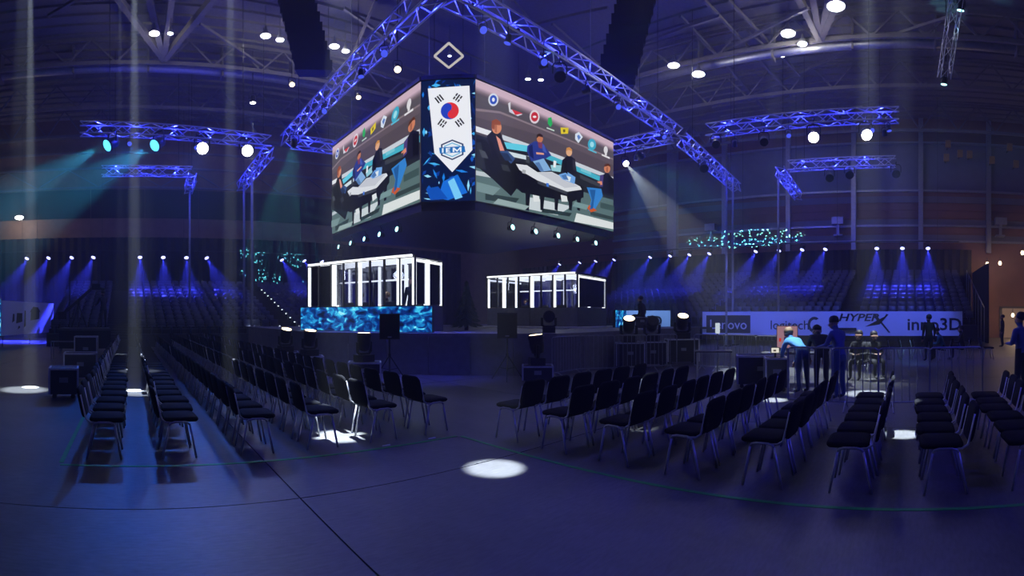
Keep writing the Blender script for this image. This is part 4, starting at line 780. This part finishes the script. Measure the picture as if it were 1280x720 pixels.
for r in range(8):                                # short rows of six
    y = 4.95 - r * .88
    for k in range(6):
        chair((4.93 + k * .55 + rj.uniform(-.02, .02), y + rj.uniform(-.02, .02), 0), rj.uniform(-.06, .06), f'black padded chair, {ORD[k]} from the aisle end in the {ORD[r]} six-seat row from the stage', 'chairs of the short rows')
for k, px in enumerate((1090, 1103, 1118, 1133, 1148, 1220, 1234)):   # a loose line of chairs by the banner
    p = dirv(px) * 19.5; chair((p.x, p.y, 0), PI / 2 + rj.uniform(-.3, .3) - phi(px) + PI, f'loose chair before the long sponsor banner, {ORD[k]} from the monitor desk', 'loose chairs before the banner')

# ------------------------------------------------------------------ floor markings and litter
def tape(pts, label):
    for a, b in zip(pts, pts[1:]): o = MB().rbar((*a, .002), (*b, .002), .055, .003).build('floor_tape', M['green']); tag(o, label, 'tape', None)
tape([(4.35, 5.5), (4.35, -6)], 'long green tape line on the floor along the short rows')
tape([(-.79, 5.62), (4.3, 5.55)], 'long green tape line on the floor along the aisle ends of the long rows')
tape([(-.79, 5.7), (-.77, 9.2)], 'green tape line on the floor beside the outermost long row')
for i, (px, py, w_) in enumerate(((483, 557, 'by the long rows'), (540, 548, 'near the tape corner'))):
    p = gp(px, py, 0); o = MB().add([(-.07, -.015, .004), (.05, -.025, .004), (.065, .015, .012), (-.05, .02, .004)], [(0, 1, 2, 3)]).build('paper_scrap', M['paper']); o.location = p; o.modifiers.new('thick', 'SOLIDIFY').thickness = .002; tag(o, 'small white paper scrap lying ' + w_, 'paper', 'paper scraps')

# ------------------------------------------------------------------ beside the long rows: cases, camera riser, crane
road_case((*(dirv(80) * 10.4)[:2], 0), .1, (.58, .55, .62), 'black road case standing beside the outermost long row', top=True)
road_case((*(dirv(101) * 13.2)[:2], 0), .05, (.85, .6, .72), 'wider road case with white-lit top edge behind the first case')
road_case((*(dirv(108) * 17.0)[:2], 0), .0, (.75, .6, 1.0), 'tall dark case further along the outermost long row')
tb = thing('folding_table', 'low metal-framed table beside the tall dark case', 'table', (*(dirv(80) * 19)[:2], 0)); MB().mm((-.5, -.35, .70), (.5, .35, .73)).build('table_top', M['dgrey'], tb)
for sx in (-.45, .45):
    for sy in (-.3, .3): MB().tube([(sx, sy, 0), (sx, sy, .7)], .018, 5).build('leg', M['frame'], tb)
rz_ = thing('camera_riser', 'black railed camera platform beyond the outer long rows', 'platform', (*(dirv(106) * 23)[:2], 0), .1)
MB().mm((-1.15, -.9, 1.05), (1.15, .9, 1.15)).build('platform_deck', M['dgrey'], rz_)
for sx in (-1.1, 0, 1.1):
    for sy in (-.85, .85): MB().tube([(sx, sy, 0), (sx, sy, 1.05)], .03, 6).build('leg', M['steel'], rz_)
MB().mm((-1.15, -.92, .25), (1.15, -.9, 1.05)).build('skirt', M['blackm'], rz_)
rp = Vector((*(dirv(106) * 23)[:2], 1.15))
cr_ = thing('camera_crane', 'black camera crane with tripod and raised arm on the camera platform', 'camera crane', rp + Vector((-.3, .1, 0)), .1)
for k in range(3): a = k * 2.1 + .4; MB().tube([(.42 * math.cos(a), .42 * math.sin(a), 0), (0, 0, 1.1)], .03, 6).build('leg', M['black'], cr_)
MB().tube([(0, 0, 1.05), (0, 0, 1.3)], .07, 8).build('pivot_head', M['black'], cr_)
MB().rbar((-.75, 0, .62), (.75, .1, 1.95), .12, .14).build('arm', M['black'], cr_); MB().mm((-.95, -.18, .4), (-.55, .18, .75)).build('counterweight', M['black'], cr_); MB().mm((.6, -.15, 1.75), (1.0, .25, 2.05)).build('camera_body', M['black'], cr_); MB().tube([(1.0, .05, 1.85), (1.2, .05, 1.8)], .07, 8).build('camera_lens', M['black'], cr_)
MB().tube([(-.42, .3, 0), (-.42, .3, 2.4)], .03, 6).build('mast', M['black'], cr_)

# ------------------------------------------------------------------ crowd barriers
def barrier(p, q, label, group):
    p = Vector((*p, 0)); q = Vector((*q, 0)); t = thing('crowd_barrier', label, 'barrier', p, group=group); d = q - p; L = d.length; u = d / L; n = Vector((-u.y, u.x, 0))
    MB().tube([(0, 0, .15), (0, 0, 1.08), u * .06 + Vector((0, 0, 1.12)), u * (L - .06) + Vector((0, 0, 1.12)), u * L + Vector((0, 0, 1.08)), u * L + Vector((0, 0, .15)), (0, 0, .15)], .02, 6).build('barrier_frame', M['steel'], t)
    me = cached('bar', lambda: MB().tube([(0, 0, .15), (0, 0, 1.12)], .009, 5).mesh('bar', M['steel'])); k = .14
    while k < L - .1: link('bar', me, t, u * k); k += .14
    for s in (.25, L - .25): MB().tube([u * s - n * .3 + Vector((0, 0, .012)), u * s + Vector((0, 0, .16)), u * s + n * .3 + Vector((0, 0, .012))], .014, 5).build('foot', M['steel'], t)
def bar_run(pts, label, group):
    for i, (a, b) in enumerate(zip(pts, pts[1:])): barrier(a, b, label.format(ORD[i]), group)
bar_run([tuple((dirv(px) * d_)[:2]) for px, d_ in ((690, 13.4), (725, 14.6), (768, 14.9), (808, 15.3), (846, 15.8))], 'grey barred crowd barrier along the stage front, {} from the lit moving head', 'barriers along the stage front')
bar_run([tuple((dirv(px) * d_)[:2]) for px, d_ in ((868, 15.6), (905, 15.2), (945, 14.6), (985, 14.0))], 'grey barred crowd barrier before the monitor desk, {} from the stage', 'barriers before the monitor desk')
bar_run([tuple((dirv(px) * d_)[:2]) for px, d_ in ((985, 9.3), (1040, 9.0), (1098, 8.9))], 'grey crowd barrier behind the short rows, {} from the person in light blue', 'barriers behind the short rows')
bar_run([tuple((dirv(px) * d_)[:2]) for px, d_ in ((1098, 8.9), (1162, 9.0), (1228, 9.3))], 'low part of barrier line beyond the chairs, {} from the standing crew', 'barriers beyond the chairs')

# ------------------------------------------------------------------ monitor desk
def desk(loc, rz, w_, d_, label):
    t = thing('crew_desk', label, 'table', loc, rz); MB().mm((-w_ / 2, -d_ / 2, .72), (w_ / 2, d_ / 2, .75)).build('table_top', M['dgrey'], t)
    for sx in (-1, 1):
        for sy in (-1, 1): MB().tube([(sx * (w_ / 2 - .05), sy * (d_ / 2 - .05), 0), (sx * (w_ / 2 - .05), sy * (d_ / 2 - .05), .72)], .02, 5).build('leg', M['frame'], t)
    return t
dp = dirv(988) * 13.0; desk((dp.x, dp.y, 0), -phi(988), 1.5, .7, 'crew desk carrying the lit monitor')
def monitor(px, d_, zb, w_, h_, label, cols):
    p = dirv(px) * d_; t = thing('monitor', label, 'monitor', (p.x, p.y, zb), -phi(px)); mc = MB().mm((-w_ / 2, -.01, .1), (w_ / 2, .03, .1 + h_)).build('monitor_case', M['black'], t); MB().tube([(0, .02, 0), (0, .02, .12)], .025, 6).build('stand', M['black'], t); MB().mm((-.12, -.08, 0), (.12, .1, .012)).build('foot', M['black'], t)
    m = MB(); m.add([(-w_ / 2 + .015, -.014, .115), (w_ / 2 - .015, -.014, .115), (w_ / 2 - .015, -.014, .085 + h_), (-w_ / 2 + .015, -.014, .085 + h_)], [(0, 1, 2, 3)], 0, lin(cols[0]))
    for (x0, x1, y0, y1, c) in cols[1]: m.add([(x0 * w_, -.016, .1 + y0 * h_), (x1 * w_, -.016, .1 + y0 * h_), (x1 * w_, -.016, .1 + y1 * h_), (x0 * w_, -.016, .1 + y1 * h_)], [(0, 1, 2, 3)], 0, lin(c))
    m.build('screen_picture', scr, mc)
monitor(984, 13.0, .75, .56, .60, 'monitor showing a pale pink picture on the crew desk', ((150, 112, 122), ((-.38, -.28, .3, .45, (200, 40, 30)), (-.15, -.02, .15, .5, (40, 44, 90)), (.05, .2, .2, .5, (60, 60, 110)), (.22, .38, .3, .5, (90, 70, 110)))))
monitor(969, 11.3, .75, .20, .14, 'small bright tablet screen on the low case beside the person in light blue', ((225, 220, 205), ((-.2, .1, .3, .6, (80, 70, 60)),)))
road_case((*(dirv(950) * 12.0)[:2], 0), -1.2, (1.1, .7, .75), 'low black road case at the crew area beside the person in light blue')
road_case((*(dirv(970) * 11.3)[:2], 0), -1.2, (.5, .5, .75), 'small black road case carrying the bright tablet')
desk((*(dirv(892) * 13.6)[:2], 0), -phi(892), 1.0, .6, 'bare small table before the monitor desk barriers')
p = dirv(897) * 14.2; t = thing('shuttle_lamp', 'small white-lit control stand near the bare small table', 'lamp', (p.x, p.y, 0)); MB().tube([(0, 0, 0), (0, 0, 1.2)], .025, 6).build('pole', M['steel'], t); MB().mm((-.05, -.05, 1.2), (.05, .05, 1.5)).build('lamp_box', emis('pale_lamp', (.8, .9, 1), .7), t)

# ------------------------------------------------------------------ people
def person(name_label, loc, rz, pose='stand', shirt='shirt_d', legs='trous', hair='hair_d', h=1.75, pitch=0., arms='down', headp=0., group=None):
    k = h / 1.75; V = []; Ed = []; Rd = []; Mt = []
    def v(p, r): V.append(Vector(p)); Rd.append(r); return len(V) - 1
    def e(a, b, m): Ed.append((a, b)); Mt.append(m)
    sit = pose == 'sit'; pz = .52 if sit else .95
    rm = Matrix.Rotation(-pitch, 3, 'X'); pel = Vector((0, 0, pz))
    def T(p): return pel + rm @ (Vector(p) - Vector((0, 0, .95)))
    root = v(pel, .135)
    sp = v(T((0, .0, 1.12)), .125); ch = v(T((0, 0, 1.32)), .15); nk = v(T((0, 0, 1.46)), .065)
    hm = Matrix.Rotation(-headp, 3, 'X'); nb = T((0, 0, 1.50))
    def HT(p): return nb + rm @ (hm @ Vector(p))
    h0 = v(HT((0, .015, .03)), .062); h1 = v(HT((0, .03, .09)), .088); h2 = v(HT((0, .015, .17)), .098); h3 = v(HT((0, .01, .23)), .07)
    e(root, sp, 1); e(sp, ch, 1); e(ch, nk, 1); e(nk, h0, 0); e(h0, h1, 0); e(h1, h2, 0); e(h2, h3, 0)
    ns = v(HT((0, .135, .115)), .014); e(h1, ns, 0)
    for s in (-1, 1):
        er = v(HT((s * .105, .0, .13)), .02); e(h2, er, 0)
        sh = v(T((s * .185, 0, 1.40)), .075); e(ch, sh, 1); S = V[sh]
        if arms == 'down': el = S + rm @ Vector((s * .05, -.03, -.29)); wr_ = el + Vector((s * .0, .09, -.24))
        elif arms == 'forward': el = S + Vector((s * .04, .12, -.25)); wr_ = el + Vector((-s * .04, .24, -.05))
        elif arms == 'reach': el = S + Vector((s * .05, .10, -.27)); wr_ = el + Vector((-s * .05, .10, -.22))
        else: el = S + Vector((s * .06, .05, -.27)); wr_ = el + Vector((-s * .14, .20, .0))
        ei = v(el, .052); wi = v(wr_, .034); e(sh, ei, 1); e(ei, wi, 1)
        d = (wr_ - el).normalized(); side = d.cross(Vector((0, 0, 1))); side = side.normalized() if side.length > .2 else Vector((1, 0, 0)); dn = d.cross(side).normalized()
        pa = v(wr_ + d * .06, .036); e(wi, pa, 0)
        for f_, ln in ((-1.5, .075), (-.5, .09), (.5, .085), (1.5, .065)):
            b0 = V[pa] + side * f_ * .019 + d * .035; i0 = v(b0, .0095); i1 = v(b0 + d * ln * .5, .009); i2 = v(b0 + d * ln * .85 + dn * .02, .008); e(pa, i0, 0); e(i0, i1, 0); e(i1, i2, 0)
        t0 = v(V[pa] + side * -s * .04 - d * .01, .0105); t1 = v(V[pa] + side * -s * .06 + d * .035, .009); e(pa, t0, 0); e(t0, t1, 0)
        hp = v(pel + Vector((s * .095, 0, -.05)), .098); e(root, hp, 2)
        if sit: kn = v(pel + Vector((s * .13, .42, .0)), .066); an = v(pel + Vector((s * .13, .40, -.43)), .045); to = v(pel + Vector((s * .14, .58, -.475)), .036)
        else: kn = v(pel + Vector((s * .11, .03, -.46)), .066); an = v(pel + Vector((s * .12, -.01, -.86)), .045); to = v(pel + Vector((s * .135, .16, -.915)), .036)
        e(hp, kn, 2); e(kn, an, 2); e(an, to, 3)
    me = bpy.data.meshes.new('person'); me.from_pydata(V, Ed, []); o = link('person', me)
    md = o.modifiers.new('skin', 'SKIN'); md.use_smooth_shade = True
    sv = me.skin_vertices[0].data
    for i, r in enumerate(Rd): sv[i].radius = (r, r * (.8 if i in (root, sp, ch) else 1)); sv[i].use_root = i == root
    o.modifiers.new('sub', 'SUBSURF').levels = 1
    o.modifiers['sub'].render_levels = 1
    dg = bpy.context.evaluated_depsgraph_get(); m2 = bpy.data.meshes.new_from_object(o.evaluated_get(dg)); o.modifiers.clear(); o.data = m2; bpy.data.meshes.remove(me)
    m2.materials.clear()
    for m_ in ('skin', shirt, legs, 'shoe'): m2.materials.append(M[m_])
    segs = [(V[a], V[b], m_, max(Rd[a], Rd[b])) for (a, b), m_ in zip(Ed, Mt)]
    for p in m2.polygons:
        c = p.center; best = None
        for a, b, m_, r in segs:
            ab = b - a; tt = max(0, min(1, (c - a).dot(ab) / max(ab.length_squared, 1e-9))); dd = (c - a - ab * tt).length - r
            if best is None or dd < best[0]: best = (dd, m_)
        p.material_index = best[1]; p.use_smooth = True
    zmin = min(v_.co.z for v_ in m2.vertices)
    for v_ in m2.vertices: v_.co.z -= zmin; v_.co *= k
    def fix(p): q = Vector(p); q.z -= zmin; return q * k
    hb = MB(); hb.lathe([(.107, -.02), (.112, .03), (.1, .08), (.07, .115), (.02, .13)], 12); ht = Matrix.Rotation(.42, 3, 'X'); hb.v = [tuple(fix(HT((0, -.02, .168)) + rm @ (hm @ (ht @ Vector(p))))) for p in hb.v]
    hb.build('hair', M[hair], o, True)
    for s in (-1, 1): MB().ball(fix(HT((s * .035, .112, .135))), .012 * k, 6, 4).build('eye', M['ink'], o)
    MB().ball(fix(HT((0, .112, .065))), (.024 * k, .01 * k, .006 * k), 6, 4).build('mouth', mat('lips', (.35, .12, .1), .6), o)
    o.location = loc; o.rotation_euler.z = rz; return tag(o, name_label, 'person', group)
def look(px): return -phi(px)                     # facing away from the camera along that column
person('person in a light blue shirt bending over the low case', on(1004, 11.0), look(1004) + .6, 'stand', 'shirt_b', 'jeans', 'hair_l', 1.75, 1.1, 'reach', -.3)
person('person in a blue shirt and jeans standing with head lowered beside the crew desk', on(1050, 10.2), look(1050) + .9, 'stand', 'shirt_m', 'jeans', 'hair_d', 1.70, .18, 'forward', .35)
person('person in black stooping between the two people in blue shirts', on(1027, 10.9), look(1027) + .2, 'stand', 'shirt_d', 'trous', 'hair_d', 1.72, .85, 'reach', .2)
person('person in dark clothes sitting behind the barrier, face lit pale', on(1074, 13.6), look(1074) + PI - .3, 'sit', 'shirt_d', 'trous', 'hair_d', 1.72, 0, 'lap', .2)
person('person in dark clothes sitting next to the one with the pale-lit face', on(1092, 13.9), look(1092) + PI + .4, 'sit', 'shirt_d', 'trous', 'hair_d', 1.68, 0, 'lap', .25)
for px, d_ in ((1074, 13.55), (1092, 13.85)): chair((*on(px, d_)[:2], 0), look(px) + PI, 'black chair under the person sitting behind the barrier' if px == 1074 else 'black chair under the second person sitting behind the barrier', 'crew chairs')
person('person in black standing in front of the long sponsor banner', on(1161, 18.8), look(1161) + .4, 'stand', 'shirt_d', 'trous', 'hair_d', 1.74)
person('person in a teal shirt sitting and leaning forward before the sponsor banner', on(1180, 19.2), look(1180) + 1.4, 'sit', 'shirt_t', 'trous', 'hair_d', 1.72, .4, 'lap', .1)
chair((*on(1181, 19.2)[:2], 0), look(1181) + 1.4, 'black chair under the person in the teal shirt', 'crew chairs')
person('person in dark clothes sitting behind the one in the teal shirt', on(1203, 19.6), look(1203) + 1.4, 'sit', 'shirt_d', 'trous', 'hair_d', 1.74, .1, 'lap', .0)
chair((*on(1204, 19.6)[:2], 0), look(1204) + 1.4, 'black chair under the person behind the teal shirt', 'crew chairs')
person('person in dark clothes standing at the outer side of the short rows', on(1277, 10.4), look(1277) + 1.0, 'stand', 'shirt_m', 'trous', 'hair_d', 1.76, .05, 'lap')
person('person in black walking before the lit doorway', on(1253, 27.5), look(1253) + 1.8, 'stand', 'shirt_d', 'trous', 'hair_d', 1.75)
person('person in black standing inside the tall glass booth', tuple(Vector((8.17, 12.6, 1.23)) + PL(.75, .9, 0)), 2.2, 'stand', 'shirt_d', 'trous', 'hair_d', 1.72)
for i, (s_, sh_) in enumerate(((3.1, 'shirt_d'), (1.9, 'shirt_d'))):
    q = Vector((8.17, 12.6, 1.23)) + PL(s_, 1.15, 0); person(f'player sitting at the desk in the tall glass booth, {ORD[i]} from the brown wall', tuple(q), 1.2, 'sit', sh_, 'trous', 'hair_l' if i else 'hair_d', 1.7, .1, 'forward')
for i, (s_, sh_) in enumerate(((3.6, 'shirt_m'), (2.0, 'shirt_d'), (.7, 'shirt_d'))):
    q = Vector((16.1, 12.7, 1.23)) + PR(s_, 1.7, 0); person(f'player sitting at the desk in the grey-walled booth, {ORD[i]} from the brown wall', tuple(q), 1.4, 'sit', sh_, 'trous', 'hair_d', 1.7, .1, 'forward')
road_case(on(803, 20.9, 1.2), look(803), (.6, .5, .45), 'low case on the stage under a sitting crew member', castors=False); person('crew member in black sitting on a case on the stage past the small LED panel', on(803, 20.85, 1.24), look(803) + 1, 'sit', 'shirt_d', 'trous', 'hair_d', 1.72, .15)
person('camera operator in black working the crane on the camera platform', tuple(rp + Vector((.85, .45, 0))), .6, 'stand', 'shirt_d', 'trous', 'hair_d', 1.76, .1, 'forward')

# doorway in the far wall, lit from beyond
yd = (WX - .1) / math.tan(phi(1268)); dw = tag(MB().mm((WX - .12, yd - 1.0, 0), (WX - .06, yd + 1.0, 2.3)).build('door_1', emis('lit_corridor', (1, .58, .38), .16, True)), kind='structure')
for y in (-1.1, 1.1): MB().mm((WX - .2, yd + y - .1, 0), (WX - .05, yd + y + .1, 2.4)).build('door_frame', M['dgrey'], dw)
MB().mm((WX - .2, yd - 1.2, 2.3), (WX - .05, yd + 1.2, 2.45)).build('door_frame', M['dgrey'], dw)

# ------------------------------------------------------------------ gobo projectors: dotted teal light thrown on the drape and the siding
def gobo(loc, target, ang, power, scale, thr, flat, label, cell=0):
    t = par_lamp('gobo_projector', loc, target, 'lens_t', label, 'projector', None, 1.2, (.15, .95, 1), power, ang, .1, .5, .01)
    lo = [c for c in t.children if c.type == 'LIGHT'][0]; l = lo.data; l.use_nodes = True; nt = l.node_tree; em = nt.nodes['Emission']
    tc = nt.nodes.new('ShaderNodeTexCoord'); vo = nt.nodes.new('ShaderNodeTexVoronoi'); vo.inputs['Scale'].default_value = scale; vo.feature = 'F1'
    nt.links.new(tc.outputs['Normal'], vo.inputs['Vector'])
    def math_(op, x, y=None):
        m = nt.nodes.new('ShaderNodeMath'); m.operation = op
        for i_, q in enumerate((x, y)):
            if q is None: continue
            if isinstance(q, (int, float)): m.inputs[i_].default_value = q
            else: nt.links.new(q, m.inputs[i_])
        return m.outputs[0]
    res = math_('LESS_THAN', vo.outputs['Distance'], thr)
    sp_ = nt.nodes.new('ShaderNodeSeparateXYZ'); nt.links.new(tc.outputs['Normal'], sp_.inputs[0]); ax = math.sin(math.radians(ang / 2))
    el = math_('ADD', math_('POWER', math_('ABSOLUTE', math_('DIVIDE', sp_.outputs[0], ax)), 2), math_('POWER', math_('ABSOLUTE', math_('DIVIDE', sp_.outputs[1], ax * flat)), 2))
    res = math_('MULTIPLY', res, math_('LESS_THAN', el, 1))
    if cell:
        v2 = nt.nodes.new('ShaderNodeTexVoronoi'); v2.inputs['Scale'].default_value = cell; v2.inputs['Randomness'].default_value = .5; nt.links.new(tc.outputs['Normal'], v2.inputs['Vector'])
        res = math_('MULTIPLY', res, math_('LESS_THAN', v2.outputs['Distance'], .36))
    nt.links.new(res, em.inputs['Strength'])
gobo((7.05, 20.5, TZ - .75), (11.5, 38, 5.9), 24, 500000, 90, .30, .42, 'gobo projector on the cube truss throwing teal flecks on the drape', 11)
gobo((20.05, 12.0, TZ - .75), (38.4, 13.2, 8.0), 32, 160000, 75, .30, .14, 'gobo projector on the cube truss throwing teal flecks on the siding wall')
